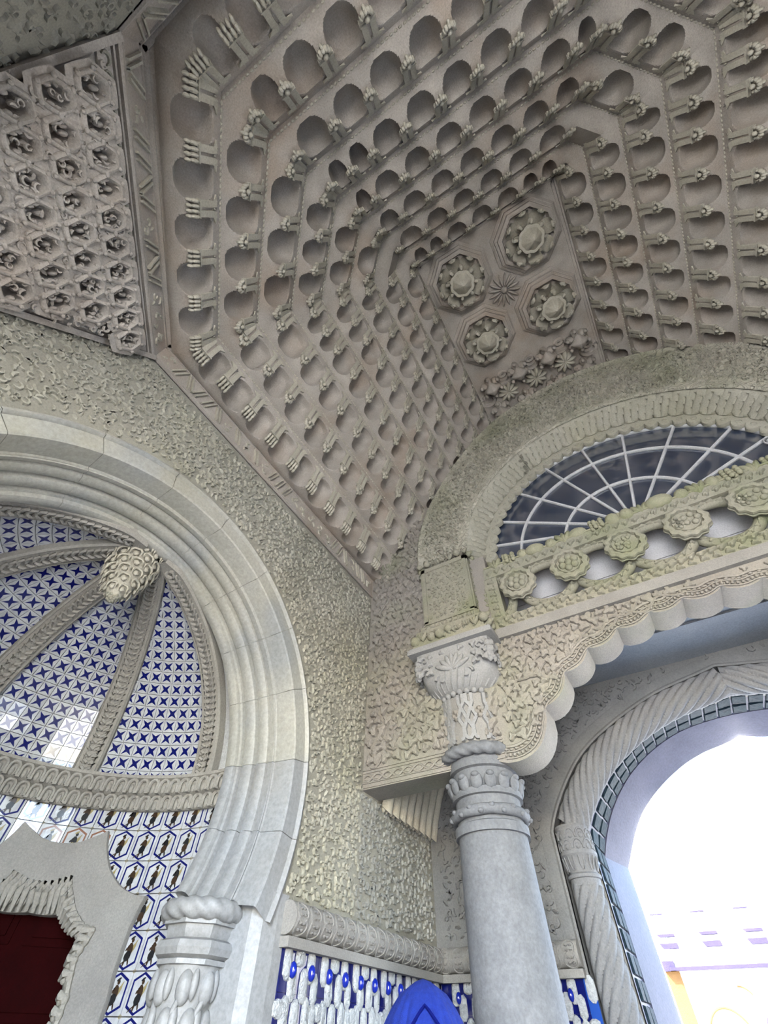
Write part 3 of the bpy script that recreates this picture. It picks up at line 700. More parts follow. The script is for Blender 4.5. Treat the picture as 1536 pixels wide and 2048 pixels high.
# door with its lobed surround
def surround(dc, label, dlabel):
    sh = dc - 49.2
    T = thing('door_surround', cyl(dc, G), label, 'door surround')
    o, i_, d = [[(a + sh, z) for a, z in mirror(L)] for L in (OUT, INN, DRO)]
    mb = M(); R0, R1 = AR + .01, AR - .055
    mb.grid([[cyl(a, z, R0) for a, z in o], [cyl(a, z, R1 + .012) for a, z in o], [cyl(a * .985 + b * .015, z * .985 + y * .015, R1) for (a, z), (b, y) in zip(o, i_)],
             [cyl((a + b) / 2, (z + y) / 2, R1) for (a, z), (b, y) in zip(o, i_)], [cyl(a, z, R1) for a, z in i_]], flip=True)
    build('surround_panel', mb, PLAIN, T, smooth=25)
    mb = M(); rows = []
    for q, ins in ((0, 0), (.0, .02), (.25, .03), (.6, .01), (1.0, -.06), (1.0, -.30)):
        rows.append([cyl(a * (1 - q) + b * q, z * (1 - q) + y * q, R1 - ins) for (a, z), (b, y) in zip(i_, d)])
    mb.grid(rows, flip=True); build('inner_moulding', mb, RIB, T, smooth=30)
    mb = M()
    for k in range(1, len(i_) - 1):
        (a, z), (b, y) = i_[k], d[k]; (a2, z2), (b2, y2) = i_[k + 1], d[k + 1]
        L = math.hypot(math.radians(a2 - a) * AR, z2 - z); m_ = max(1, int(L / .075))
        for j in range(m_):
            f = j / m_; qa, qz = a + (a2 - a) * f, z + (z2 - z) * f; qb, qy = b + (b2 - b) * f, y + (y2 - y) * f
            for q in (.25, .65):
                mb.blob(cyl(qa * (1 - q) + qb * q, qz * (1 - q) + qy * q, R1 - .02 + .03 * q), (.03, .03, .036), np.eye(3), 7, 5)
            mb.tube([cyl(qa, qz, R1 - .02), cyl((qa + qb) / 2 + .4, (qz + qy) / 2 + .02, R1 - .045), cyl(qb, qy, R1 + .0)], [.014, .028, .014], 6)
    build('leaf_carving', mb, RIB, T, smooth=60, kind='stuff')
    # the door leaf
    t = math.radians(dc); nn = np.array([math.sin(t), -math.cos(t), 0.]); ux = np.array([math.cos(t), math.sin(t), 0.]); O = np.array([AX, AY, 0]) - nn * 1.97
    D = thing('door_1' if sh == 0 else 'door_2', tuple(O + [0, 0, G]), dlabel, None, kind='structure'); fr = (O, ux, (0, 0, 1), nn)
    mb = M(); mb.prism([(-.75, G), (.75, G), (.75, 1.0), (-.75, 1.0)], fr, -.06, 0); build('door_leaf', mb, DOOR, D)
    for x0, x1 in ((-.62, -.05), (.05, .62)):
        for z0, z1 in ((-1.45, -.75), (-.65, .02), (.12, .42), (.52, .9)):
            mb = M(); mb.prism([(x0, z0), (x1, z0), (x1, z1), (x0, z1)], fr, 0, .012); mb.prism([(x0 + .05, z0 + .05), (x1 - .05, z0 + .05), (x1 - .05, z1 - .05), (x0 + .05, z1 - .05)], fr, 0, .028); build('door_panel', mb, DOOR, D)
surround(49.2, 'plain marble door surround with lobed outline set in the figure tiles', 'dark red panelled door inside the lobed marble surround')
# pine-cone boss hanging from the crown
T = thing('apse_boss', (RB[0], RB[1], 2.62), 'pine-cone shaped stone pendant hanging where the apse ribs meet', 'pendant')
mb = M(); tilt = (-3.99, 1.24)
def bc(z): k = (3.2 - z) / .6; return (RB[0] + .0 * k, RB[1] - .03 * k)
mb.lathe([(.0, 0), (.03, .01), (.06, .05), (.10, .12), (.14, .22), (.175, .34), (.19, .44), (.20, .52), (.20, .64)], (RB[0], RB[1], 2.62), 18); build('core', mb, CORBEL, T, smooth=50)
for lev in range(6):
    z = 2.72 + lev * .088; r = [.10, .145, .178, .205, .222, .232][lev]; k = [7, 8, 10, 11, 12, 12][lev]
    for j in range(k):
        t = 2 * math.pi * (j + .5 * (lev % 2)) / k; A = np.array([[math.cos(t), -math.sin(t), 0], [math.sin(t), math.cos(t), 0], [0, 0, 1]]); c = (RB[0] + r * math.cos(t), RB[1] + r * math.sin(t), z)
        w = math.pi * r / k * .9; mb = M(); L = [(-w, -.035), (-w, .015), (-w * .6, .04), (w * .6, .04), (w, .015), (w, -.035)]
        P = np.array([(.022, x, y) for x, y in L]) @ A.T + c
        mb.tube(P, .012, 5); mb.blob(c, (.02, w * .6, .03), A, 6, 4); build('scale', mb, CORBEL, T, smooth=50)
mb = M()
for k in range(26):
    t = k * 2.4; h = k / 26; mb.blob((RB[0] + .06 * math.sqrt(h) * math.cos(t), RB[1] + .06 * math.sqrt(h) * math.sin(t), 2.62 + .07 * h), (.017,) * 3, None, 6, 4)
build('berry_tip', mb, MOSSY, T, smooth=60)

# ================================================================== far arcade wall: slab, lobed arch, balustrade, box pier, fanlight arch
# lobed lower edge of the beam (half, from the column to the axis)
cus = [(-1.40, 1.84), (-.80, 2.25), (-.50, 2.55), (-.19, 2.74), (.17, 2.87), (.53, 2.94), (.87, 2.98), (1.05, 2.985)]
half = [(-1.40, 1.84)]
for k in range(len(cus) - 1):
    a, b = np.array(cus[k]), np.array(cus[k + 1]); d = b - a; L = np.linalg.norm(d); nn = np.array([d[1], -d[0]]) / L
    bul = .30 if k == 0 else .19; e = 10 if k == 0 else 8
    last = k == len(cus) - 2
    for j in range(1, e + 1):
        t = j / e
        if last: t2 = t / 2; q = a + np.array([.36, 0]) * t2; w = math.sin(math.pi * t2) ** .7 * .07; q = q + np.array([0, -1]) * w
        else: q = a + d * t + nn * (math.sin(math.pi * t) ** .7) * bul * L
        half.append(tuple(q))
lob = half + [(2 * XM - x, z) for x, z in half[::-1][1:]]
XR = 2 * XM + 1.64                                                       # the mirrored column
WF = build('wall_far', M().prism([(X0, 1.84), (-1.40, 1.84)] + lob[1:-1] + [(2 * XM + 1.4, 1.84), (X1, 1.84), (X1, 3.14), (X0, 3.14)], FF, -.36, 0), LEAFY, smooth=35, kind='structure', label='arcade wall with ivy carving and a lobed lower edge')
# pier above on the left with its sloping head under the vault, and its mirror
EXL = [(-2.10, 4.60), (-2.10, 4.95), (-2.08, 5.351), (-1.95, 5.85), (-1.802, 6.216), (-1.57, 6.62), (-1.303, 7.008), (-.95, 7.43), (-.534, 7.812), (-.07, 8.12), (.434, 8.295), (.95, 8.38), (1.394, 8.395), (1.85, 8.30), (2.256, 8.13), (2.979, 7.65), (3.40, 7.15), (3.75, 6.62), (4.0, 6.0), (4.15, 5.35), (4.20, 4.95), (4.2, 4.6)]
pier = [(X0, 3.14), (-1.05, 3.14), (-1.05, 4.60), (-2.0, 4.6)] + [p for p in EXL[2:5]] + [(-1.9, 6.35), (X0, 4.98)]
mb = M(); mb.prism(pier, FF, -.36, 0); build('pier_wall', mb, LEAFY, WF)
mb = M(); mb.prism([(2 * XM - x, z) for x, z in pier], FF, -.36, 0); build('pier_wall', mb, LEAFY, WF)
# ivy: left pier
IV = np.array([(X0 + .03, 2.06), (-1.3, 2.06), (-1.3, 3.0), (-2.2, 3.2), (-2.02, 4.9), (-1.95, 6.0), (-2.35, 6.0), (-2.97, 5.05)])
relief(WF, FF, IV, .122, .140, LEAFY, tmpl=LEAF, name='ivy_relief', hs=1.7, j=.2)
mb = vines(M(), FF, [(-2.6, 2.1, -2.2, 3.4), (-2.2, 2.1, -1.9, 3.1), (-2.9, 2.2, -1.5, 2.5), (-2.7, 3.2, -2.75, 4.6), (-2.3, 3.4, -2.2, 5.2), (-2.9, 2.1, -2.0, 2.35), (-2.4, 2.2, -1.4, 2.8)], .014, .08)
mb2 = mb
spn = [(x, z + .17) for x, z in half[3:]] + [(1.05, 3.12), (-1.2, 3.12), (-1.25, 2.0)]
relief(WF, FF, [(x, z) for x, z in spn] , .108, .125, LEAFY, tmpl=LEAF, name='ivy_relief', hs=1.5, j=.2)
spr = [(2 * XM - x, z) for x, z in spn]
relief(WF, FF, spr, .105, .080, LEAFY, tmpl=LEAF, name='ivy_relief')
vines(mb2, FF, [(-1.15, 2.0, -.5, 2.9), (-1.1, 2.5, -.3, 3.0), (-1.2, 2.2, -.9, 3.05), (-.9, 2.6, .6, 3.1), (-.3, 2.85, .9, 3.06)], .013, .05, .4)
# guilloche strip along the slab and beaded lines round the lobes
for s in (0, 1):
    X = np.arange(X0 + .03, -1.3, .02); mb2.tube(np.stack([X, np.full(len(X), YF - .012), 1.945 + .035 * np.sin(X * 2 * math.pi / .26 + s * math.pi)], 1), .013, 5, up=(0, 1, 0))
build('vine_stem', mb2, LEAFY, WF, smooth=60, kind='stuff')
mb = M()
for z in (1.852, 1.895, 2.0, 2.03): mb.prism([(X0, z), (-1.3, z), (-1.3, z + .012), (X0, z + .012)], FF, -.01, .012)
build('slab_fillet', mb, LEAFY, WF)
def offset_lob(dz, a, b):
    P = np.array(lob); T = np.gradient(P, axis=0); T /= np.linalg.norm(T, axis=1)[:, None]; N = np.stack([-T[:, 1], T[:, 0]], 1)
    Q = P + N * dz; 
    for _ in range(2): Q[1:-1] = (Q[:-2] + 2 * Q[1:-1] + Q[2:]) / 4
    return Q[a:b]
mb = M(); bd = M()
for dz, r in ((.025, .009), (.085, .009), (.135, .016)):
    Q = offset_lob(dz, 1, -1); mb.tube(np.stack([Q[:, 0], np.full(len(Q), YF - .012), Q[:, 1]], 1), r, 5, up=(0, 1, 0))
Q = offset_lob(.055, 1, -1); Ls = np.concatenate([[0], np.cumsum(np.linalg.norm(np.diff(Q, axis=0), axis=1))])
for s in np.arange(0, Ls[-1], .042): bd.blob((np.interp(s, Ls, Q[:, 0]), YF - .016, np.interp(s, Ls, Q[:, 1])), (.018, .018, .018), None, 6, 4)
Q = offset_lob(.108, 1, -1)
for s in np.arange(0, Ls[-1], .06): bd.blob((np.interp(s, Ls, Q[:, 0]), YF - .012, np.interp(s, Ls, Q[:, 1])), (.022, .014, .012), None, 6, 4)
build('lobe_moulding', mb, LEAFY, WF, smooth=60); build('pearl_string', bd, LEAFY, WF, smooth=60, kind='stuff')
# plain band
mb = M(); mb.box((-1.10, YF - .06, 3.14), (2 * XM + 1.10, YB, 3.27)); build('string_course', mb, PLAIN, WF)

# ------------------------------------------------------------------ balustrade of interlaced rings
BY = YF - .0
BAL = thing('balustrade', (XM, YF + .08, 3.27), 'carved stone parapet of interlaced leafy rings and fruit rosettes above the lobed arch', 'balustrade')
def flat(mb, x0, x1, z0, z1, y0, y1): mb.box((x0, y0, z0), (x1, y1, z1))
mb = M(); flat(mb, -1.10, 2 * XM + 1.10, 3.27, 3.44, BY - .02, BY + .16); build('bottom_rail', mb, MOSSY, BAL)
mb = M(); flat(mb, -1.10, 2 * XM + 1.10, 4.12, 4.30, BY - .03, BY + .16); build('top_rail', mb, MOSSY, BAL)
for sg in (1, -1):
    x0 = -1.12 if sg > 0 else 2 * XM + .94; mb = M(); flat(mb, x0, x0 + .18, 3.44, 4.12, BY - .02, BY + .16); build('end_post', mb, MOSSY, BAL)
def leafband(x0, x1, z, pitch, size, ang, y, hs=1.0):
    mb = M(); V, F = leaf_template()
    for k in range(int((x1 - x0) / pitch)):
        a = ang + RNG.uniform(-.2, .2); s = size; X = x0 + (k + .5) * pitch + s * (V[:, 0] * math.cos(a) - V[:, 1] * math.sin(a) * .6); Z = z + RNG.uniform(-.01, .01) + s * (V[:, 0] * math.sin(a) + V[:, 1] * math.cos(a) * .6)
        mb.add(np.stack([X, y - V[:, 2] * hs, Z], 1), F)
    return mb
for nm, a in (('leaf_course', (-1.08, 2 * XM + 1.05, 4.20, .115, .125, .6, BY - .035)), ('leaf_course', (-1.08, 2 * XM + 1.05, 3.40, .10, .13, .35, BY - .025)), ('leaf_course', (-1.08, 2 * XM + 1.05, 3.33, .12, .10, -.5, BY - .022))):
    build(nm, leafband(*a, hs=1.3), MOSSY, BAL, smooth=45, kind='stuff')
for sg in (1, -1):
    mb = M(); V, F = leaf_template()
    for k in range(6):
        x = -1.03 if sg > 0 else 2 * XM + 1.03; z = 3.5 + k * .11; a = 1.3; X = x + .11 * (V[:, 0] * math.cos(a) - V[:, 1] * math.sin(a)); Z = z + .11 * (V[:, 0] * math.sin(a) + V[:, 1] * math.cos(a)); mb.add(np.stack([X, BY - .022 - V[:, 2], Z], 1), F)
    build('post_leaf', mb, MOSSY, BAL, smooth=45, kind='stuff')
RX = [-.67 + .672 * k for k in range(6)]
for k in range(-1, 6):
    x = RX[0] + .672 * k + .336
    if k in (-1,): x = -.98
    if k == 5: x = 2 * XM + .98
    T = thing('leafy_ring', (x, BY + .07, 3.80), None, None); T.parent = BAL; T['_o'] = (x, BY + .07, 3.80); T.location = np.array((x, BY + .07, 3.80)) - np.array((XM, YF + .08, 3.27))
    a = np.arange(40) * 2 * math.pi / 40; rx = .335 if 0 <= k < 5 else .17
    if k in (-1, 5): a = a
    mb = M(); mb.tube(np.stack([x + rx * np.cos(a), np.full(40, BY + .07), 3.80 + .31 * np.sin(a)], 1), .062, 8, up=(0, 1, 0), closed=True); build('ring', mb, MOSSY, T, smooth=50)
    mb = M(); V, F = leaf_template()
    for j in range(22):
        t = 2 * math.pi * j / 22; b = t + math.pi / 2 + .3; c = (x + rx * math.cos(t), 3.80 + .31 * math.sin(t)); s = .10
        mb.add(np.stack([c[0] + s * (V[:, 0] * math.cos(b) - V[:, 1] * math.sin(b) * .6), BY + .02 - V[:, 2], c[1] + s * (V[:, 0] * math.sin(b) + V[:, 1] * math.cos(b) * .6)], 1), F)
    build('ring_leaf', mb, MOSSY, T, smooth=45, kind='stuff')
def fruit(mb, kind, c, s, mtx=None):
    c = np.array(c, float)
    if kind == 'pumpkin': mb.blob(c, (s * 1.35, s, s), mtx, 20, 8, fn=lambda t, p: 1 + .0 * t); 
    elif kind == 'pear': mb.blob(c, (s, s, s), mtx, 10, 7); mb.blob(c + [s * .9, 0, s * .35], (s * .6, s * .55, s * .5), mtx, 8, 5); mb.blob(c + [s * 1.4, 0, s * .5], (s * .22,) * 3, None, 5, 4)
    elif kind == 'grapes':
        for q in range(13): mb.blob(c + [s * (.32 * (q % 4) - .5), -s * .3 * (q % 2) - s * .2, s * (.34 * (q // 4) - .5)], (s * .27,) * 3, None, 6, 4)
    elif kind == 'leafbud':
        for q in (-1, 0, 1): mb.blob(c + [q * s * .45, 0, .1 * s * q * q], (s * .38, s * .6, s * .95), np.array([[math.cos(.5 * q), 0, math.sin(.5 * q)], [0, 1, 0], [-math.sin(.5 * q), 0, math.cos(.5 * q)]]), 8, 5)
    else: mb.blob(c, (s, s, s), mtx, 10, 7); mb.blob(c + [0, -s * .9, 0], (s * .2,) * 3, None, 5, 4)
def melon(mb, c, s):
    P = []
    for i in range(25):
        t = 2 * math.pi * i / 24; row = []
        for j in range(9):
            p = math.pi * j / 8; r = math.sin(p) * (1 - .10 * abs(math.cos(t * 4))); row.append((c[0] + s * 1.45 * math.cos(p), c[1] + s * r * math.cos(t), c[2] + s * r * math.sin(t)))
        P.append(row)
    mb.grid(P)
def rosette(x, idx):
    T = thing('fruit_rosette', (x, BY - .02, 3.83), None, None); T.parent = BAL; T['_o'] = (x, BY - .02, 3.83); T.location = np.array((x, BY - .02, 3.83)) - np.array((XM, YF + .08, 3.27))
    a = np.arange(60) * 2 * math.pi / 60; sc = 1 + .055 * np.cos(12 * a); P = []
    for r, d in ((.0, .10), (.14, .10), (.145, .075), (.155, .072), (.165, .115), (.20, .12), (.225, .105), (.23, .08), (.215, .06), (.235, .05), (.225, .02), (.12, .0)):
        k = sc if r > .15 else np.ones(60); P.append(np.stack([x + r * k * np.cos(a), np.full(60, BY - .02 - d), 3.83 + r * k * np.sin(a)], 1))
    mb = M(); mb.grid(P, closev=True); build('scalloped_disc', mb, MOSSY, T, smooth=40)
    y = BY - .13
    if idx % 6 in (0, 1): L = [(0, 0, .046)] + [(.082 * math.cos(t), .082 * math.sin(t), .046) for t in np.arange(6) * math.pi / 3 + .3]
    elif idx % 6 == 2: L = [(RNG.uniform(-.09, .09), RNG.uniform(-.09, .09), .026) for _ in range(26)]
    else: L = [(.05 + .07 * math.cos(t), .065 * math.sin(t), .036) for t in np.arange(5) * 2 * math.pi / 5] + [(-.08 + .04 * math.cos(t) * (q % 2), .07 * math.sin(t), .022) for q, t in enumerate(np.arange(12) * 2 * math.pi / 12)]
    for dx, dz, r in L: mb = M(); mb.blob((x + dx, y, 3.83 + dz), (r, r * .9, r), None, 10, 6); build('berry', mb, MOSSY, T, smooth=60)
for k, x in enumerate(RX): rosette(x, k)
# white boarding seen through the rings
mb = M(); mb.box((-1.35, YB + .06, 3.25), (2 * XM + 1.35, YB + .09, 3.86)); mb.box((-1.35, YB + .055, 3.87), (2 * XM + 1.35, YB + .085, 4.56)); build('window_board', mb, BOARD, WF, label='white painted boarding')

# fruit garland lying along the parapet
GAR = thing('fruit_garland', (XM, YF + .02, 4.30), 'long mossy stone garland of fruit and leaves lying on the parapet below the fanlight', 'garland')
x = -1.02; seq = ['leafbud', 'grapes', 'apple', 'pumpkin', 'apple', 'leafbud', 'pumpkin', 'grapes', 'pear', 'apple', 'leafbud', 'melon', 'apple', 'leafbud', 'pear', 'grapes']; k = 0
while x < 2 * XM + 1.05:
    kd = seq[k % len(seq)]; s = {'melon': .085, 'pumpkin': .07, 'pear': .062, 'grapes': .085, 'leafbud': .07, 'apple': .058}[kd] * RNG.uniform(1.4, 1.6); mb = M(); c = (x + s, YF - .0 + RNG.uniform(-.015, .015), 4.345 + RNG.uniform(-.01, .012))
    if kd in ('melon', 'pumpkin'): melon(mb, c, s * .85)
    else: fruit(mb, kd, c, s)
    nm = {'leafbud': 'leaf_cluster', 'grapes': 'grape_bunch', 'pumpkin': 'gourd', 'melon': 'melon', 'pear': 'pear', 'apple': 'apple'}[kd]
    build(nm, mb, GARLM, GAR, smooth=60); x += s * (2.3 if kd in ('melon', 'pumpkin') else 1.8); k += 1
mb = M(); mb.box((-1.08, YF - .04, 4.30), (2 * XM + 1.08, YF + .12, 4.325)); build('garland_bed', mb, GARLM, GAR)

# ------------------------------------------------------------------ column with capital, and the panelled box above it
def column(cx, lab, lab2):
    cy = 4.72
    T = thing('column', (cx, cy, G), lab, 'column')
    mb = M(); mb.lathe([(.40, G), (.40, G + .1), (.36, G + .16), (.35, G + .2), (.345, 0), (.33, .8), (.318, 1.27), (.345, 1.27), (.345, 1.345), (.315, 1.36), (.315, 1.56), (.345, 1.565), (.345, 1.62), (.31, 1.64), (.31, 1.80), (.343, 1.81), (.343, 1.87), (.33, 1.92)], (cx, cy, 0), 56); build('shaft', mb, SHAFT, T, smooth=35)
    a = np.arange(180) * 2 * math.pi / 180
    mb = M(); mb.tube([(cx + .365 * math.cos(t), cy + .365 * math.sin(t), 1.955) for t in a], .05, 18, fn=lambda t, L: 1 + .30 * abs(math.sin(t * 1.5 + L * 28)), closed=True); build('rope_ring', mb, SHAFT, T, smooth=60)
    mb = M(); mb.tube([(cx + .335 * math.cos(t), cy + .335 * math.sin(t), 1.43) for t in a], .042, 10, fn=lambda t, L: 1 + .16 * abs(math.sin(t * 1.0 + L * 12)), closed=True)
    for k in range(22): t = 2 * math.pi * k / 22; mb.blob((cx + .37 * math.cos(t), cy + .37 * math.sin(t), 1.43 + .02 * (-1) ** k), (.03, .03, .022), None, 6, 4)
    build('wreath_ring', mb, SHAFT, T, smooth=60)
    for k in range(16):
        t = 2 * math.pi * (k + .3) / 16; c, s = math.cos(t), math.sin(t); A = np.array([[c, -s, 0], [s, c, 0], [0, 0, 1]]); B = A @ np.array([[math.cos(.25), 0, math.sin(.25)], [0, 1, 0], [-math.sin(.25), 0, math.cos(.25)]])
        mb = M(); mb.blob((cx + .345 * c, cy + .345 * s, 1.665), (.032, .062, .075), B, 12, 7, fn=lambda q, p: 1 + .12 * math.cos(5 * q)); mb.blob((cx + .375 * c, cy + .375 * s, 1.715), (.028, .04, .026), B, 8, 5); build('crown_leaf', mb, SHAFT, T, smooth=60)
    # drum with interlaced straps
    mb = M(); mb.lathe([(.30, 1.98), (.315, 2.0), (.325, 2.1), (.335, 2.3), (.35, 2.5), (.355, 2.54)], (cx, cy, 0), 56); build('drum', mb, PLAIN, T, smooth=40)
    def dr(t, z, o=.0): r = np.interp(z, [2.0, 2.3, 2.54], [.318, .337, .357]) + o; return (cx + r * math.cos(t), cy + r * math.sin(t), z)
    def strap(L, w=.016):
        mb = M(); L = np.array(L, float); P = []
        for i in range(len(L) - 1):
            m_ = 5
            for j in range(m_): P.append(L[i] + (L[i + 1] - L[i]) * j / m_)
        P.append(L[-1]); P = np.array(P); T_ = np.gradient(P * [.34, 1], axis=0); T_ /= np.linalg.norm(T_, axis=1)[:, None] + 1e-9; N = np.stack([-T_[:, 1] / .34, T_[:, 0]], 1)
        rows = [[dr(p[0] + n_[0] * w * 1.2, p[1] + n_[1] * w * 1.2, -.002), dr(p[0] + n_[0] * w, p[1] + n_[1] * w, .030), dr(p[0] - n_[0] * w, p[1] - n_[1] * w, .030), dr(p[0] - n_[0] * w * 1.2, p[1] - n_[1] * w * 1.2, -.002)] for p, n_ in zip(P, N)]
        mb.grid(rows, flip=True); build('strap', mb, CAPST, T, smooth=30)
    NK = 8
    for k in range(NK):
        t0 = 2 * math.pi * k / NK - math.pi / 2 + .12; w = 2 * math.pi / NK
        for sg in (1, -1):
            strap([(t0 + sg * w * .06, 2.53), (t0 + sg * w * .06, 2.44), (t0 + sg * w * .16, 2.40), (t0 - sg * w * .0 + sg * w * .36, 2.28), (t0 + sg * w * .36, 2.28), (t0 + sg * w * .20, 2.20), (t0 + sg * w * .20, 2.10), (t0 + sg * w * .27, 2.065), (t0 + sg * w * .36, 2.065)])
            strap([(t0 + sg * w * .26, 2.53), (t0 + sg * w * .26, 2.43), (t0 + sg * w * .02, 2.27), (t0 - sg * w * .16, 2.17), (t0 - sg * w * .16, 2.10), (t0 - sg * w * .06, 2.065), (t0 - sg * w * .0, 2.065)])
        for q, (dx, dz) in enumerate(((0, .035), (0, -.035), (.1, 0), (-.1, 0))):
            c = dr(t0 + w / 2 + dx * .9, 2.33 + dz, .006); mb = M(); mb.blob(c, (.03, .03, .026), None, 8, 5, fn=lambda q_, p: 1 + .2 * math.cos(4 * q_)); build('flower_stud', mb, LEAFY, T, smooth=60)
    mb = M()
    for k in range(28): t = 2 * math.pi * k / 28; mb.blob((cx + .365 * math.cos(t), cy + .365 * math.sin(t), 2.565), (.036, .036, .034), None, 8, 5)
    build('pearl_collar', mb, CAPST, T, smooth=60, kind='stuff')
    # bulbous capital morphing from round to square
    P = []; n = 64
    for z, r, sq in ((2.57, .34, 0), (2.60, .40, 0), (2.65, .455, .08), (2.71, .49, .22), (2.77, .50, .4), (2.84, .49, .65), (2.92, .485, .9), (3.02, .485, 1), (3.10, .485, 1)):
        row = []
        for i in range(n):
            t = 2 * math.pi * i / n; c, s = math.cos(t), math.sin(t); k = 1 / max(abs(c), abs(s)); k = min(k, 1.36); f = 1 + (k - 1) * sq; row.append((cx + r * f * c, cy + r * f * s, z))
        P.append(row)
    mb = M(); mb.grid(P, closev=True, flip=True); build('capital_body', mb, CAPST, T, smooth=45)
    for fi, (nx, ny) in enumerate(((0, -1), (1, 0), (-1, 0), (0, 1))):
        ux = np.array([-ny, nx, 0.]) ; n_ = np.array([nx, ny, 0.]); O = np.array([cx, cy, 2.84]) + n_ * .488; fr = (O, ux, np.array([0, 0, 1.]), n_)
        if fi > 2: break
        pal = M()                                   # central palmette and scrolls
        def petal(a, L, w, base=(0, -.06)):
            A = np.array([[math.cos(a), 0, -math.sin(a)], [0, 1, 0], [math.sin(a), 0, math.cos(a)]]); q = (base[0] - math.sin(a) * L * .55, base[1] + math.cos(a) * L * .55)
            M_ = np.stack([ux, n_, [0, 0, 1]], 1) @ A; mb_ = M(); mb_.blob(O + ux * q[0] + np.array([0, 0, q[1]]) + n_ * .008, (w, .028, L * .55), M_, 8, 7); return mb_
        for a in (-1.15, -.75, -.35, 0, .35, .75, 1.15): build('palmette_leaf', petal(a, .20 if abs(a) < 1 else .22, .034), CAPST, T, smooth=60)
        for sg in (1, -1):
            for r0, c0 in ((.075, (.16 * sg, -.13)), (.06, (.33 * sg, -.02)), (.05, (.36 * sg, .15))):
                th = np.linspace(0, 5.2, 18); rr = r0 * (1 - th / 7.5); pth = [O + ux * (c0[0] + sg * r * math.cos(t)) + np.array([0, 0, c0[1] + r * math.sin(t)]) + n_ * (.01 - (0.03 if c0[1] < -.1 else 0)) for r, t in zip(rr, th)]
                mb = M(); mb.tube(pth, np.linspace(.02, .012, 18), 6, up=n_); build('scroll', mb, CAPST, T, smooth=60)
        rl = M(); scatter(rl, LEAF, [(x, y) for x in (-.42, -.28, .28, .42) for y in (-.02, .08, .19)] + [(-.12, .2), (.12, .2)], .085, fr); build('leaf_spray', rl, CAPST, T, smooth=45, kind='stuff')
    for sx, sy in ((1, -1), (-1, -1), (1, 1), (-1, 1)):
        mb = M(); c = (cx + sx * .455, cy + sy * .455)
        for q, (z, r) in enumerate(((3.0, .05), (2.93, .055), (2.86, .045), (2.80, .03))): mb.blob((c[0], c[1], z), (r, r, r * 1.1), None, 8, 5, fn=lambda t, p: 1 + .15 * math.cos(5 * t))
        build('corner_blossom', mb, CAPST, T, smooth=60)
    mb = M()
    for t in np.linspace(0, 2 * math.pi, 40, endpoint=False):
        pth = [(cx + r * math.cos(t + s), cy + r * math.sin(t + s), z) for r, z, s in ((.40, 2.60, 0), (.462, 2.65, .05), (.50, 2.72, .10), (.51, 2.78, .12))]; mb.tube(pth, .012, 4)
    build('fluted_underside', mb, CAPST, T, smooth=60, kind='stuff')
    mb = M(); mb.box((cx - .555, cy - .555, 3.10), (cx + .555, cy + .555, 3.165)); mb.box((cx - .535, cy - .535, 3.165), (cx + .535, cy + .535, 3.19)); build('abacus', mb, CAPST, T)
    # box pier above
    B = thing('pier_box', (cx, cy, 3.19), lab2, 'pedestal')
    mb = M(); mb.box((cx - .50, cy - .50, 3.19), (cx + .50, cy - .0, 3.24)); mb.box((cx - .46, cy - .46, 3.24), (cx + .46, cy, 3.46)); mb.box((cx - .42, cy - .40, 3.46), (cx + .42, cy, 3.56)); mb.box((cx - .36, cy - .36, 3.56), (cx + .36, cy - .0, 4.62)); build('box_body', mb, MOSSY, B)
    for fi, (O, ux, n_, w) in enumerate((((cx, cy - .36, 0), (1, 0, 0), (0, -1, 0), .36), ((cx + .36, cy - .18, 0), (0, 1, 0), (1, 0, 0), .18), ((cx - .36, cy - .18, 0), (0, 1, 0), (-1, 0, 0), .18))):
        fr = (O, ux, (0, 0, 1), n_); mb = M()
        for lp in ([(-w, 3.62), (-w + .055, 3.62), (-w + .055, 4.62), (-w, 4.62)], [(w - .055, 3.62), (w, 3.62), (w, 4.62), (w - .055, 4.62)], [(-w, 4.55), (w, 4.55), (w, 4.62), (-w, 4.62)], [(-w, 3.60), (w, 3.60), (w, 3.65), (-w, 3.65)]): mb.prism(lp, fr, -.01, .022)
        build('panel_frame', mb, MOSSY, B)
        relief(B, fr, [(-w + .07, 3.66), (w - .07, 3.66), (w - .07, 4.54), (-w + .07, 4.54)], .072, .055, MOSSY, tmpl=LEAF + SCR[:2], name='foliage_panel', hs=1.0)
    kinds = ['apple', 'pear', 'leafbud', 'apple', 'leafbud', 'pear', 'grapes', 'apple', 'leafbud', 'grapes']
    for (y0, z, n_, sp, sz) in ((cy - .40, 4.68, 7, .125, .052), (cy - .48, 3.34, 9, .12, .058)):
        for j in range(n_):
            x = cx + (j - (n_ - 1) / 2) * sp; kd = kinds[(j * 3 + (0 if z > 4 else 1)) % 10]; mb = M(); fruit(mb, kd, (x, y0 + RNG.uniform(-.01, .02), z + RNG.uniform(-.02, .02)), sz * RNG.uniform(.85, 1.15)); build({'leafbud': 'leaf_cluster', 'grapes': 'grape_bunch', 'pear': 'pear', 'apple': 'apple'}[kd], mb, MOSSY, B, smooth=60)
        for j in range(3):
            for sx in (1, -1):
                mb = M(); fruit(mb, kinds[(j * 2 + 1) % 10], (cx + sx * (.40 if z > 4 else .50), y0 + .10 + j * .11, z), sz * .9); build('side_fruit', mb, MOSSY, B, smooth=60)
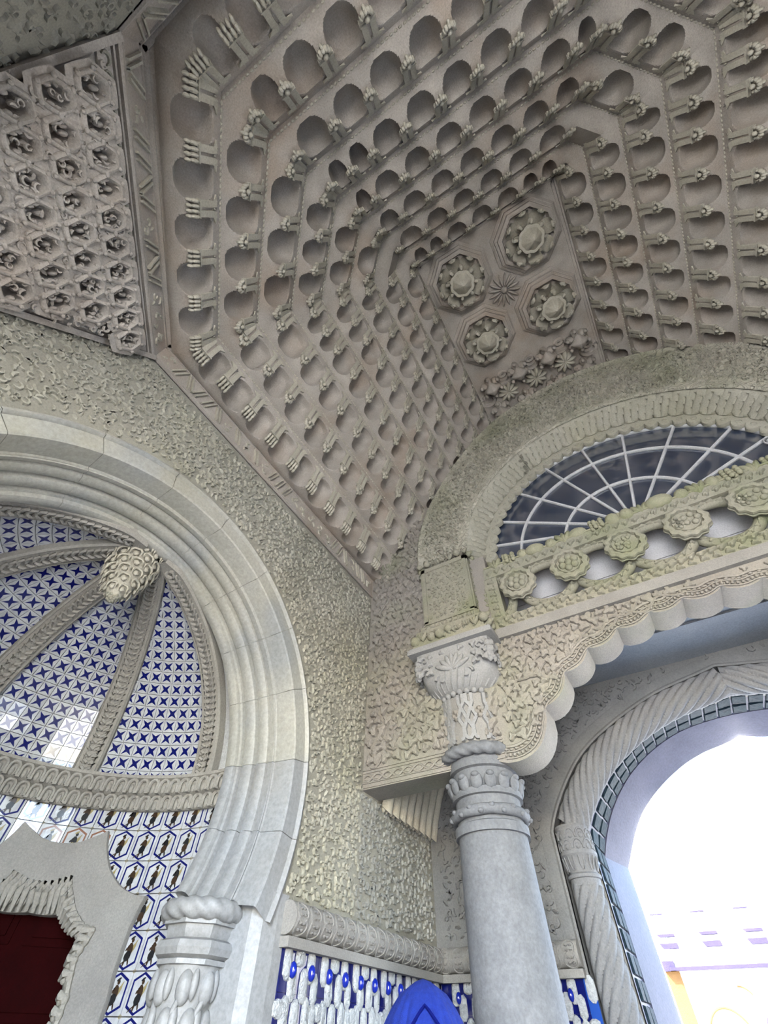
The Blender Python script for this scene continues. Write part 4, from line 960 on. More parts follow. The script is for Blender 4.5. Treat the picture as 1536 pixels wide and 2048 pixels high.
    rl = M(); fr = ((cx, cy - .465, 0), (1, 0, 0), (0, 0, 1), (0, -1, 0)); scatter(rl, LEAF, [(x, 3.30 + RNG.uniform(0, .12)) for x in np.arange(-.42, .43, .07)], .08, fr); fr2 = ((cx, cy - .405, 0), (1, 0, 0), (0, 0, 1), (0, -1, 0)); scatter(rl, LEAF, [(x, 3.52) for x in np.arange(-.38, .4, .075)], .085, fr2); build('leaf_course', rl, MOSSY, B, smooth=45, kind='stuff')
column(-1.64, 'pale round marble column with strapwork capital, rope ring and leaf collars', 'mossy carved box with fruit rows standing on the strapwork capital')
column(XR, 'matching round column beyond the right edge of the picture', 'matching carved box beyond the right edge of the picture')

# ------------------------------------------------------------------ the fanlight arch
AC2 = (1.05, 4.60)
def polar(L, c=AC2):
    P = np.array(L, float) - c; a = np.degrees(np.arctan2(P[:, 1], P[:, 0])); r = np.linalg.norm(P, axis=1); k = np.argsort(a); return a[k], r[k]
EXa, EXr = polar(EXL)
def ext(a): return float(np.interp(a, EXa, EXr))
def apt(a, r, y): t = math.radians(a); return (AC2[0] + r * math.cos(t), y, AC2[1] + r * math.sin(t))
ARCHM = mat('archivolt_stone', (.58, .54, .44), (.68, .64, .52), 2.0, carve=6.0, c3=(.36, .38, .22), c3scale=.9, c3amt=.55)
FA = thing('fanlight_arch', (AC2[0] - 2.6, 4.6, 4.6), 'wide mossy stone arch with scroll-carved face, fluted reveal and scalloped inner edge', 'arch')
AN = np.linspace(-1, 181, 92)
mb = M(); rows = []
for a in AN:
    e = ext(a); rows.append([apt(a, e, 5.30), apt(a, e, 4.44), apt(a, e - .03, 4.415), apt(a, e - .06, 4.44), apt(a, e - .10, 4.45), apt(a, (e + 2.31) / 2, 4.46), apt(a, 2.40, 4.46), apt(a, 2.385, 4.43), apt(a, 2.34, 4.43), apt(a, 2.31, 4.46)])
mb.grid(rows); build('archivolt', mb, ARCHM, FA, smooth=32)
def mapx(X, Y, Z): # X along angle (deg scaled), Y across 0..1
    out = []
    for x, y, z in zip(X, Y, Z): a = x / (math.pi * 2.8) * 180; out.append(apt(a, 2.43 + y, 4.458 - z))
    return np.array(out)
def relief_arch(name, y0f, y1f, pitch, size, tm, m):
    P = jgrid(0, math.pi * 2.8, 0, 1.0, pitch); keep = []
    for x, y in P:
        a = x / (math.pi * 2.8) * 180; e = ext(a) - 2.43 - .10
        if y0f * e < y < y1f * e - .03 and y > .04: keep.append((x, y))
    build(name, scatter(M(), tm, keep, size, FF, mapx, hs=2.2), m, FA, smooth=45, kind='stuff')
relief_arch('scroll_relief', 0, 1, .072, .075, SCR + LEAF, ARCHM)
for a in np.arange(3, 179, 5.4):
    mb = M(); e = ext(a) - .22; mb.tube([apt(a + 1.5 * math.cos(t), e + .075 * math.sin(t), 4.44) for t in np.linspace(-.6, 3.7, 12)], .026, 5, up=(0, 1, 0)); mb.blob(apt(a, e + .01, 4.44), (.04, .03, .04), None, 7, 4); build('roundel', mb, ARCHM, FA, smooth=60)
# fluted reveal
mb = M(); rows = []; NF = 66
for i, a in enumerate(np.linspace(-1, 181, 1060)):
    row = []
    for v in np.linspace(0, 1, 9):
        sl_ = -19.0 * v ** 1.2 * (1 if a > 118 else -1) if a < 180 else 0
        ph = (a + sl_) / 180 * NF; f = abs(math.sin(ph * math.pi / 2 * 1.0)) ** .36
        k = f * min(1, v * 9) * min(1, (1 - v) * 9)
        if abs(a - 118) < 1.2: k = .3
        r = 2.31 - .20 * v + .075 * (1 - k); row.append(apt(a, r, 4.46 + .40 * v))
    rows.append(row)
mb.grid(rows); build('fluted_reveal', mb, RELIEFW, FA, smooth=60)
mb = M()
for c in ((117.5, .25), (117.5, .55), (119, .75)):
    a, v = c
    for rr in (.05, .025): mb.tube([apt(a + rr / 2.2 * 57 * math.cos(t), 2.31 - .2 * v - .005, 4.46 + .4 * v + rr * 1.3 * math.sin(t)) for t in np.linspace(0, 5, 12)], .008, 5)
build('scroll_knot', mb, RELIEF, FA, smooth=60)
# scalloped edge: lobes
NL = 34
for k in range(NL):
    a0_, a1_ = 180 * k / NL, 180 * (k + 1) / NL; mb = M(); L0 = []; L1 = []
    for j in range(9):
        a = a0_ + (a1_ - a0_) * j / 8; r = 2.06 - .085 * math.sin(math.pi * j / 8) ** .6; L0.append((a, r))
    mb.grid([[apt(a, 2.22, 4.86), apt(a, 2.20, 4.835), apt(a, r + .012, 4.835), apt(a, r, 4.85), apt(a, r, 4.905), apt(a, 2.13, 4.905)] for a, r in L0]);
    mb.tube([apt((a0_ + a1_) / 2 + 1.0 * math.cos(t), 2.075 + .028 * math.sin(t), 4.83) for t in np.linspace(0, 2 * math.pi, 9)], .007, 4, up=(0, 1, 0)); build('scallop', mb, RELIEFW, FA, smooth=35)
# fanlight
WI = thing('window_1', (1.03, 4.93, 4.56), 'semicircular fanlight with white radiating glazing bars', None, kind='structure')
HB = (1.02, 4.52)
mb = M(); pl = [(HB[0] + 2.12 * math.cos(t), HB[1] + 2.12 * math.sin(t)) for t in np.linspace(0, math.pi, 40)]; mb.prism(pl, ((0, 4.955, 0), (1, 0, 0), (0, 0, 1), (0, -1, 0)), 0, .006); build('pane', mb, GLASS, WI)
for j, a in enumerate((5, 19, 32.5, 53, 73, 91, 109.5, 128, 147, 162, 176)):
    t = math.radians(a); d = np.array([math.cos(t), 0, math.sin(t)]); s = np.array([-math.sin(t), 0, math.cos(t)]) * .021; O = np.array([HB[0], 0, HB[1]]); P = []
    for r in (.30, 2.12): 
        c = O + d * r; P.append([c - s + [0, 4.945, 0], c - s + [0, 4.92, 0], c - s * .5 + [0, 4.905, 0], c + s * .5 + [0, 4.905, 0], c + s + [0, 4.92, 0], c + s + [0, 4.945, 0]])
    build('glazing_bar', M().grid(P), FRAME, WI)
for r in (.94, 1.60, 2.10):
    mb = M(); P = []
    for t in np.linspace(0, math.pi, 60): P.append([(HB[0] + q * math.cos(t), y, HB[1] + q * math.sin(t)) for q, y in ((r - .021, 4.945), (r - .021, 4.92), (r - .01, 4.903), (r + .01, 4.903), (r + .021, 4.92), (r + .021, 4.945))])
    build('curved_bar', mb.grid(P), FRAME, WI)
mb = M(); c = on_y(1541, 880, 4.88); mb.tube([(c[0] + .07 * math.cos(t), 4.88, c[2] + .07 * math.sin(t)) for t in np.linspace(0, 2 * math.pi, 25)[:-1]], .012, 6, up=(0, 1, 0), closed=True); mb.lathe([(.0, 0), (.03, .005), (.035, .03), (.0, .035)], (c[0], 4.90, c[2]), 10)
build('ring_fitting', mb, METAL, None, smooth=60, org=(float(c[0]), 4.88, float(c[2])), label='small round white metal ring in front of the dark fanlight glass at the right edge', cat='lamp fitting')

# ------------------------------------------------------------------ pendants and florets of the flat panel
def boss(cx, cy, lab, rot=0):
    T = thing('ceiling_boss', (cx, cy, ZC), lab, 'ceiling rosette', 'four large octagonal pendants of the vault panel')
    def octr(r, z, n=8): return [(cx + r * math.cos(t), cy + r * math.sin(t), z) for t in np.arange(8) * math.pi / 4 + math.pi / 8 + rot]
    mb = M(); mb.grid([octr(r, ZC + z) for r, z in ((.66, .01), (.66, -.03), (.62, -.06), (.60, -.06), (.595, -.11), (.565, -.13), (.55, -.13), (.54, -.18), (.50, -.20), (.47, -.20), (.44, -.10), (.30, -.08), (.0, -.08))], closev=True); build('octagon_frame', mb, VAULT, T, smooth=25)
    for k in range(8):
        t = math.pi / 4 * k + rot; c, s = math.cos(t), math.sin(t); A = np.array([[c, -s, 0], [s, c, 0], [0, 0, 1]])
        mb = M(); P = []
        for (r, z, w) in ((.16, -.10, .05), (.26, -.13, .10), (.36, -.20, .135), (.42, -.29, .12), (.43, -.35, .07), (.40, -.39, .02)):
            P.append([tuple(A @ [r + (.03 * (1 - abs(q)) - .0), q * w, 0] + [cx, cy, ZC + z - .035 * (1 - abs(q))]) for q in np.linspace(-1, 1, 7)])
        mb.grid(P); mb.grid([[tuple(np.array(p) + A @ [-.018, 0, .02]) for p in r_] for r_ in P], flip=True); mb.blob(tuple(A @ [.41, 0, 0] + [cx, cy, ZC - .385]), (.03, .05, .03), A, 6, 4); build('outer_leaf', mb, CORBEL, T, smooth=45)
        t2 = t + math.pi / 8; c, s = math.cos(t2), math.sin(t2); A = np.array([[c, -s, 0], [s, c, 0], [0, 0, 1]]); mb = M()
        mb.tube([tuple(A @ [r, 0, 0] + [cx, cy, ZC + z]) for r, z in ((.10, -.12), (.20, -.20), (.27, -.30), (.27, -.38), (.22, -.41))], [.045, .05, .045, .035, .02], 7); build('inner_leaf', mb, CORBEL, T, smooth=60)
    mb = M(); P = []
    for r, z in ((.14, -.10), (.13, -.22), (.15, -.34), (.21, -.42), (.215, -.455), (.17, -.46), (.12, -.53), (.06, -.62), (.0, -.66)):
        a = np.arange(48) * 2 * math.pi / 48; k = 1 + (.09 * np.abs(np.cos(4 * a)) if z < -.43 else .03 * np.cos(8 * a)); P.append(np.stack([cx + r * k * np.cos(a), cy + r * k * np.sin(a), np.full(48, ZC + z)], 1))
    mb.grid(P, closev=True); build('pendant_bud', mb, CORBEL, T, smooth=45)
BOS = [(.37, 2.02, 'left one of the two far-hanging octagonal pendants, beside the left tiers'), (1.73, 1.99, 'uppermost octagonal pendant of the vault panel, beside the near tiers'), (1.73, 3.32, 'right octagonal pendant of the vault panel, next to the right-hand tiers'), (.37, 3.28, 'lowest octagonal pendant of the vault panel, nearest the small florets')]
BOS[0] = (.37, 2.02, 'octagonal stone pendant at the left of the vault panel, beside the left tiers')
for b in BOS: boss(*b)
T = thing('star_rosette', (1.06, 2.64, ZC), 'many-petalled star flower in the middle of the four octagonal pendants', 'ceiling rosette')
for k in range(16):
    t = 2 * math.pi * k / 16; c, s = math.cos(t), math.sin(t); A = np.array([[c, -s, 0], [s, c, 0], [0, 0, 1]]); mb = M()
    mb.blob((1.06 + .19 * c, 2.64 + .19 * s, ZC - .03), (.13, .027, .05), A, 8, 6); build('petal', mb, VAULT, T, smooth=60)
mb = M(); mb.blob((1.06, 2.64, ZC - .03), (.06, .06, .06), None, 10, 6); build('flower_centre', mb, VAULT, T, smooth=60)
FLW = [(.08, 4.33), (.72, 4.30), (1.36, 4.30), (2.02, 4.28), (.08, 4.97), (.72, 4.99), (1.38, 4.99), (2.02, 4.96)]
for i, (x, y) in enumerate(FLW):
    T = thing('ceiling_floret', (x, y, ZC), None, 'ceiling flower', 'small hanging florets beside the fanlight arch')
    T['label'] = ['leftmost', 'second', 'third', 'rightmost'][i % 4] + ' hanging stone floret of the ' + ('row nearer the big pendants' if i < 4 else 'row nearer the fanlight arch')
    for k in range(6):
        t = 2 * math.pi * k / 6 + .4; c, s = math.cos(t), math.sin(t); A = np.array([[c, -s, 0], [s, c, 0], [0, 0, 1]]); mb = M()
        mb.blob((x + .14 * c, y + .14 * s, ZC - .12), (.10, .080, .11), A, 8, 6); mb.blob((x + .22 * c, y + .22 * s, ZC - .22), (.045, .045, .075), A, 6, 4); build('petal', mb, VAULT, T, smooth=60)
    mb = M(); mb.lathe([(.10, 0), (.09, -.18), (.15, -.28), (.125, -.34), (.07, -.40), (.0, -.43)], (x, y, ZC), 16, fn=lambda t, z: 1 + .15 * math.cos(4 * t)); build('bud', mb, VAULT, T, smooth=50)
for i, (x, y) in enumerate(((.38, 4.66), (1.03, 4.66), (1.68, 4.64), (.40, 5.28), (1.05, 5.28), (1.70, 5.28))):
    if i > 2: continue
    T = thing('ribbed_dome_flower', (x, y, ZC), ['left', 'middle', 'right'][i] + ' ribbed round flower between the hanging florets of the vault', 'ceiling flower', 'ribbed round flowers among the florets')
    for k in range(10):
        t = 2 * math.pi * k / 10; c, s = math.cos(t), math.sin(t); A = np.array([[c, -s, 0], [s, c, 0], [0, 0, 1]]); mb = M(); mb.blob((x + .12 * c, y + .12 * s, ZC - .05), (.13, .045, .10), A, 8, 6); build('petal', mb, CORBEL, T, smooth=60)
mb = M()
for i, (x, y) in enumerate(((.40, 4.33), (1.04, 4.30), (1.69, 4.28), (-.1, 4.66), (2.2, 4.64))):
    mb.tube([(x + .15 * math.cos(t), y + .12 * math.sin(t), ZC - .02) for t in np.linspace(-.4, 3.6, 12)], .055, 6); mb.tube([(x + .07 * math.cos(t), y - .1 + .05 * math.sin(t), ZC - .015) for t in np.linspace(0, 6.2, 12)], .045, 5)
build('shell_scroll', mb, VAULT, CEIL, smooth=60)

for o in SC.objects:
    if o.parent is None and o.get('category') in ('ceiling rosette', 'ceiling flower'): o.location = o.location * VS; o.scale = (VS, VS, VS)
# ================================================================== the far bay: dado tiles, cornice roll, feather bracket, end wall arch
mb = M(); mb.box((X0, YB, 3.225), (X1, 7.6, 3.4)); build('ceiling_bay', mb, SOFFIT, kind='structure', label='flat blue-grey soffit over the far bay')
# end wall arch: survey lines from the photograph carried to their planes, mirrored about the axis
S8 = .38953
def c8(L, y): return [tuple(on_y(1000 + a * S8, 1250 + b * S8, y)[[0, 2]]) for a, b in L]
def res(L, n=40):
    P = np.array(L, float); s = np.concatenate([[0], np.cumsum(np.linalg.norm(np.diff(P, axis=0), axis=1))]); t = np.linspace(0, s[-1], n); P = np.stack([np.interp(t, s, P[:, 0]), np.interp(t, s, P[:, 1])], 1)
    for _ in range(3): P[1:-1] = (P[:-2] + 2 * P[1:-1] + P[2:]) / 4
    return P
def toaxis(P, x0): P = P.copy(); P[:, 0] = P[0, 0] + (P[:, 0] - P[0, 0]) * (x0 - P[0, 0]) / (P[-1, 0] - P[0, 0]); return P
YT, YM, YO = 6.98, 7.35, 7.45
L0 = toaxis(res(c8([(275, 1060), (290, 960), (335, 830), (395, 700), (440, 640), (500, 575), (600, 490), (700, 415), (800, 350), (900, 305), (1000, 262), (1095, 218)], YE)), XM)
L1 = toaxis(res(c8([(437, 1040), (450, 960), (480, 880), (520, 790), (570, 705), (640, 620), (700, 555), (780, 490), (870, 440), (960, 398), (1060, 360), (1160, 315)], YE)), XM)
L2 = toaxis(res(c8([(530, 1190), (535, 1090), (560, 960), (600, 860), (650, 770), (720, 685), (800, 612), (900, 545), (1000, 505), (1100, 475), (1180, 458)], YT)), XM)
L3 = toaxis(res(c8([(640, 1240), (665, 1090), (705, 960), (760, 850), (830, 765), (920, 690), (1010, 635), (1100, 600), (1170, 575), (1215, 558)], YM)), XM)
L4 = toaxis(res(c8([(660, 1250), (690, 1080), (730, 960), (790, 870), (860, 790), (950, 710), (1050, 650), (1130, 620), (1200, 588), (1225, 568)], YO)), XM)
ZS = 1.45
def full(P, zb=G, extra=True):
    Q = [(P[0, 0], zb)] + [tuple(p) for p in P]; return Q + [(2 * XM - x, z) for x, z in Q[::-1][1:]]
WE = build('wall_end', M().prism([(X0, G)] + full(L0) + [(X1, G), (X1, 3.3), (X0, 3.3)], FE, -.30, 0), ENDST, kind='structure', label='end wall carved with scrolls around the tiled arch to the outside')
mb = M(); mb.prism([(X0 - .3, G)] + [(p[0] - .02 if p[0] < XM else p[0] + .02, p[1]) for p in full(L1)] + [(X1 + .5, G), (X1 + .5, 4.4), (X0 - .3, 4.4)], FE, -.32, -.20); build('wall_core', mb, PLAIN, WE)
mb = M(); mb.prism([(X0 - .3, G)] + [(p[0] - .10, p[1]) if p[0] < XM - .01 else ((p[0] + .10, p[1]) if p[0] > XM + .01 else (p[0], p[1] + .12)) for p in full(L2)] + [(X1 + .5, G), (X1 + .5, 4.4), (X0 - .3, 4.4)], FE, -(YO - YE) - .0, -.32); build('wall_core', mb, PLAIN, WE)
def loft(curves, m_, name, par, sm=25, flip=False):
    rows = []
    for P, y in curves: rows.append([(x, y, z) for x, z in full(P)])
    return build(name, M().grid(rows, flip=flip), m_, par, smooth=sm)
loft([(L1 + [-.0, .0], YE + .17), (L1 * 1.0 + 0 * (L2 - L1), YE + .20), (L2 + (0, 0), YT)], REVEAL, 'tile_bed', WE)
loft([(L2, YT - .02), (L2 + (L3 - L2) * .08, YT), (L2 + (L3 - L2) * .14, YT + .0), (L3, YM), (L4, YO), (L4 - (.3, -.3), YO)], REVEAL, 'marble_reveal', WE)
# border fillet around the twisted shaft
mb = M()
def off_curve(P, d):
    Q = np.array(full(P)); T = np.gradient(Q, axis=0); T /= np.linalg.norm(T, axis=1)[:, None] + 1e-9; N = np.stack([-T[:, 1], T[:, 0]], 1); return Q + N * d
rows = []
for d, dep in ((.0, -.05), (.0, .015), (.02, .02), (.045, .005), (.15, .005), (.165, .0)):
    Q = off_curve(L0, d); rows.append([(x, YE - dep, z) for x, z in Q])
build('arch_border', M().grid(rows), ENDST, WE, smooth=25)
# relief on the end wall
eo = off_curve(L0, .18); hl = [tuple(p) for p in eo[:42]]
poly = [(X0 + .10, .80), (X0 + .10, 3.12), (hl[-1][0], 3.18)] + [p for p in hl[::-1] if p[1] > .8] + [(hl[0][0], .8)]
relief(WE, FE, poly, .085, .082, ENDST, hs=1.4)
poly2 = [(2 * XM - x, z) for x, z in poly]; relief(WE, FE, poly2, .12, .09, ENDST, hs=1.3)
# twisted half columns following the arch
LM = (L0 + L1) / 2; LM[:, 1] = (L0[:, 1] + L1[:, 1]) / 2
def tw(t, L): return 1 + .085 * abs(math.sin(4.5 * t + L * 6.2)) 
for sg in (1, -1):
    def mx(P): return [((x if sg > 0 else 2 * XM - x), YE + .12, z) for x, z in P]
    side = 'left side' if sg > 0 else 'far side beyond the picture'
    T = thing('twisted_column', mx([(LM[0, 0], G)])[0], 'spiral-fluted engaged column and arch roll on the ' + side + ' of the end arch' if sg > 0 else 'mirrored spiral-fluted column right of the end arch opening', 'column')
    xc = -1.215
    top = np.array([(LM[0, 0], 1.70)] + [tuple(p) for p in LM[2:]]); top = res(top, 300)
    mb = M(); mb.tube(mx(top), .150, 56, fn=(lambda t, L: .90 + .28 * abs(math.sin(5 * t - L * 19.0 * sg)) ** .7), up=(0, 1, 0), caps=False); build('arch_roll', mb, TWIST, T, smooth=60)
    zz = np.linspace(G, 1.18, 220)
    xs = xc - .0 * zz
    mb = M(); mb.tube(mx([(xc, z) for z in zz]), .138, 56, fn=(lambda t, L: .90 + .28 * abs(math.sin(4 * t + L * 20 * sg)) ** .7), up=(0, 1, 0), caps=False); build('spiral_shaft', mb, TWIST, T, smooth=60)
    c = mx([(xc, 0)])[0][:2]
    mb = M(); mb.lathe([(.155, 1.16), (.158, 1.22), (.175, 1.225), (.178, 1.25), (.165, 1.265), (.15, 1.27), (.155, 1.32), (.17, 1.38), (.195, 1.42), (.20, 1.425), (.20, 1.45), (.185, 1.455), (.185, 1.66), (.195, 1.68), (.19, 1.70), (.0, 1.70)], (c[0], c[1], 0), 40); build('capital_core', mb, TWIST, T, smooth=35)
    for lev in range(2):
        for k in range(10):
            t0 = 2 * math.pi * (k + .5 * lev) / 10; L = []
            for q in np.linspace(0, math.pi, 9): L.append((c[0] + .19 * math.cos(t0 + .30 * math.cos(q)), c[1] + .19 * math.sin(t0 + .30 * math.cos(q)), 1.47 + .10 * lev + .085 * math.sin(q)))
            mb = M(); mb.tube(L, .010, 5); mb.blob((c[0] + .186 * math.cos(t0), c[1] + .186 * math.sin(t0), 1.49 + .10 * lev), (.012, .03, .03), np.array([[math.cos(t0), -math.sin(t0), 0], [math.sin(t0), math.cos(t0), 0], [0, 0, 1]]), 6, 4); build('capital_arch', mb, TWIST, T, smooth=60)
    for k in range(10):
        t0 = 2 * math.pi * k / 10; L = [(c[0] + np.interp(z, [1.27, 1.42], [.155, .19]) * math.cos(t0 + s_), c[1] + np.interp(z, [1.27, 1.42], [.155, .19]) * math.sin(t0 + s_), z) for z, s_ in ((1.41, -.16), (1.33, -.14), (1.29, -.06), (1.29, .06), (1.33, .12), (1.41, .16))]
        mb = M(); mb.tube(L, .010, 5); build('capital_loop', mb, TWIST, T, smooth=60)
# bottle green tiles of the reveal
def dtile():
    mb = M(); V = [(-.5, -.5, 0), (.5, -.5, 0), (.5, .5, 0), (-.5, .5, 0), (-.46, -.44, .9), (.46, -.44, .8), (.46, .44, 1), (-.46, .44, .85), (0, 0, 1.15), (-.2, .2, .8), (.25, -.15, .85)]
    mb.add(V, [(0, 1, 5, 4), (1, 2, 6, 5), (2, 3, 7, 6), (3, 0, 4, 7), (4, 5, 10, 8), (5, 6, 8, 10), (6, 7, 9, 8), (7, 4, 8, 9)]); return mesh_of('green_tile', mb, DARKT, 30)
DT = dtile()
Q1, Q2 = np.array(full(L1, -1.2)), np.array(full(L2, -1.2))
def dens(Q, n): s = np.concatenate([[0], np.cumsum(np.linalg.norm(np.diff(Q, axis=0), axis=1))]); t = np.linspace(0, s[-1], n); return np.stack([np.interp(t, s, Q[:, 0]), np.interp(t, s, Q[:, 1])], 1)
NT = 62; D1, D2 = dens(Q1, NT * 4 + 1), dens(Q2, NT * 4 + 1)
Y1 = YE + .20
for i in range(NT):
    for r in range(2):
        f = .26 + .48 * r; k = i * 4 + 2; 
        a = D1[k - 2] * (1 - f) + D2[k - 2] * f; b = D1[k + 2 if k + 2 <= NT * 4 else k] * (1 - f) + D2[k + 2 if k + 2 <= NT * 4 else k] * f
        c_ = D1[k] * (1 - f) + D2[k] * f; e1 = D1[k]; e2 = D2[k]
        P = np.array([c_[0], Y1 + (YT - Y1) * f, c_[1]]); ux = np.array([b[0] - a[0], 0, b[1] - a[1]]); lx = np.linalg.norm(ux); ux /= lx
        uy = np.array([e2[0] - e1[0], YT - Y1, e2[1] - e1[1]]); ly = np.linalg.norm(uy) * .44; uy -= ux * (uy @ ux); uy /= np.linalg.norm(uy); n_ = np.cross(ux, uy)
        if n_ @ (np.array([XM, P[1], 1.0]) - P) < 0: n_ = -n_
        inst('green_tile', DT, frame(P + n_ * .004, ux * (lx - .022), uy * (ly - .02), n_ * .022), WE)
# roll cornice with medallions over the dado
def roll(a, b, nrm_, nm):
    a, b = np.array(a, float), np.array(b, float); L = np.linalg.norm(b - a); d = (b - a) / L; nn = np.array([*nrm_, 0.]); T = thing('dado_cornice', tuple(a), nm[0], 'cornice')
    mb = M(); mb.tube([a + nn * .05, b + nn * .05], .10, 22, up=(0, 0, 1)); build('roll', mb, PLAIN, T, smooth=50)
    fr = ((a[0], a[1], 0), d, (0, 0, 1), nn); mb = M(); mb.prism([(0, .495), (L, .495), (L, .555), (0, .555)], fr, -.0, .10); build('fillet', mb, PLAIN, T)
    k = int(L / .165)
    for j in range(k):
        s = (j + .5) * L / k; c = a + d * s + nn * .05
        for an in (-.55, .35):
            u = nn * math.cos(an) + np.array([0, 0, math.sin(an)]); v = np.cross(d, u)
            mb = M(); cc = c + u * .098; R_ = .066; mb.tube([cc + d * R_ * math.cos(t) + v * R_ * math.sin(t) - u * .024 * math.sin(t) ** 2 for t in np.linspace(0, 2 * math.pi, 17)[:-1]], .010, 5, up=u, closed=True)
            for q in range(4): w = q * math.pi / 2 + .78; mb.blob(cc + d * .028 * math.cos(w) + v * .028 * math.sin(w), (.018, .018, .010), None, 6, 4)
            build('medallion', mb, PLAIN, T, smooth=60)
roll((X0, 3.46, .66), (X0, YE, .66), (1, 0), ['roll moulding of carved medallions along the left wall above the blue and white dado'])
roll((X0 + .05, YE, .66), (-1.42, YE, .66), (0, -1), ['roll moulding of carved medallions on the end wall behind the column'])
# dado of relief tiles: blue ground, pearly pads, cobalt eggs
def pad(w, h, seed):
    r = np.random.default_rng(seed); mb = M(); n = 10; L = []
    for k in range(n):
        t = 2 * math.pi * k / n; e = 4.0; q = (abs(math.cos(t)) ** e + abs(math.sin(t)) ** e) ** (-1 / e); L.append((q * math.cos(t) * w / 2 * r.uniform(.93, 1.03), q * math.sin(t) * h / 2 * r.uniform(.96, 1.04)))
    rows = [[(x, y, 0) for x, y in L], [(x * .93, y * .95, .016) for x, y in L], [(x * .6, y * .7, .024 + r.uniform(-.004, .006)) for x, y in L], [(x * .25, y * .4, .026 + r.uniform(-.006, .006)) for x, y in L]]
    mb.grid(rows, closev=True); mb.add(rows[-1], [tuple(range(n))]); return mesh_of('pearl_pad', mb, PEARL, 40)
PADS = {'l': [pad(.092, .185, k) for k in range(3)], 's': [pad(.11, .095, k + 9) for k in range(2)], 'j': [pad(.078, .165, k + 20) for k in range(2)]}
EGm = M(); EGm.blob((0, 0, .03), (.028, .046, .032), None, 12, 8); EGM = mesh_of('cobalt_egg', EGm, EGG, 60)
def dado(x0, x1, fr, lab, phase=0.0):
    O, ux, uy, nn = [np.array(k, float) for k in fr]; T = thing('tile_dado', tuple(O + ux * x0 + uy * G), lab, 'tiles')
    P_ = .2325; n = int(math.ceil((x1 - x0) / P_))
    for k in range(n):
        a, b = x0 + k * P_, min(x1, x0 + (k + 1) * P_)
        for j in range(9):
            z1 = .495 - .22 * j; mb = M(); mb.prism([(a + .001, z1 - .218), (b - .001, z1 - .218), (b - .001, z1), (a + .001, z1)], fr, 0, .010)
            if j < 5: build('blue_tile', mb, STRIP if False else BLUE, T)
    mb = M(); mb.prism([(x0, G), (x1, G), (x1, -.6), (x0, -.6)], fr, 0, .01); build('plinth', mb, BLUE, T)
    def put(me, x, z, rz=0): 
        if x0 + .02 < x < x1 - .02: c, s = math.cos(rz), math.sin(rz); inst(me.name.split('.')[0], me, frame(O + ux * x + uy * z + nn * .008, ux * c + uy * s, uy * c - ux * s, nn), T)
    per = .465; k0 = int(math.floor((x0 - phase) / per)) - 1
    for k in range(k0, int((x1 - phase) / per) + 2):
        b = phase + k * per
        for r, z in enumerate((0, -.40, -.80)):
            R_ = lambda n_: n_[RNG.integers(len(n_))]
            put(R_(PADS['l']), b, .425 + z); put(R_(PADS['s']), b + .142, .462 + z); put(R_(PADS['l']), b + .287, .425 + z); put(R_(PADS['s']), b + .405, .468 + z) if False else None
            put(EGM, b + .040, .392 + z); put(EGM, b + .270, .392 + z)
            put(R_(PADS['l']), b + .072, .325 + z, .05); put(R_(PADS['l']), b + .212, .325 + z, -.05)
            put(R_(PADS['j']), b + .345, .315 + z); put(R_(PADS['j']), b + .425, .32 + z) if False else None
            put(R_(PADS['l']), b + .02, .175 + z); put(R_(PADS['l']), b + .14, .165 + z); put(R_(PADS['j']), b + .265, .19 + z); put(R_(PADS['j']), b + .345, .165 + z); put(R_(PADS['s']), b + .425, .20 + z)
dado(3.50, YE, ((X0 + .012, 0, 0), (0, 1, 0), (0, 0, 1), (1, 0, 0)), 'raised white and cobalt tiles with blue eggs on the left wall below the medallion roll', 3.576)
dado(X0 + .03, -1.38, ((0, YE - .012, 0), (1, 0, 0), (0, 0, 1), (0, -1, 0)), 'raised white and cobalt tiles on the end wall either side of the pale column', -2.8)
mb = M(); mb.box((-1.46, YE - .03, G), (-1.37, YE - .0, .495)); build('blue_edge_tile', mb, STRIP, None, org=(-1.42, YE - .015, G), label='plain bright blue glazed strip closing the end-wall dado beside the twisted column', cat='tile')
# feathered bracket under the slab
T = thing('feather_bracket', (X0, 5.5, 1.8), 'bracket of hanging stone feathers in the corner under the slab left of the column', 'bracket')
for k in range(8):
    y = 4.95 + k * .165; mb = M(); rows = []
    for q in np.linspace(0, 1, 9):
        c = np.array([X0 + .03 + .62 * q ** 1.3, y + .10 * q, 1.80 + 1.25 * math.sin(q * 1.45)]); w = .092 * (.75 + .35 * math.sin(q * 3)); rows.append([c + [0.0 + .085 * math.cos(s) * 1.0, w * math.sin(s), -.085 * math.cos(s)] for s in np.linspace(-1.5, 1.5, 7)])
    mb.grid(rows); mb.blob((X0 + .05, y, 1.81), (.05, .07, .06), None, 8, 6); mb.blob((X0 + .03, y - .03, 1.77), (.03, .022, .035), None, 6, 4); mb.blob((X0 + .03, y + .03, 1.77), (.03, .022, .035), None, 6, 4); build('feather', mb, CORBEL, T, smooth=60)
for k in range(7):
    y = 5.05 + k * .16; mb = M(); c = (X0 + .40, y, 2.42); mb.blob(c, (.09, .075, .10), None, 8, 6); mb.tube([(X0 + .42, y, 2.40), (X0 + .75, y + .03, 2.95), (X0 + .9, y + .03, 3.2)], [.075, .08, .07], 7); build('upper_feather', mb, CORBEL, T, smooth=60)
mb = M(); mb.prism([(0, 1.95), (.03, 2.3), (.16, 2.75), (.45, 3.2), (0, 3.2)], ((X0, 4.87, 0), (1, 0, 0), (0, 0, 1), (0, 1, 0)), 0, 1.3); build('bracket_core', mb, CORBEL, T)

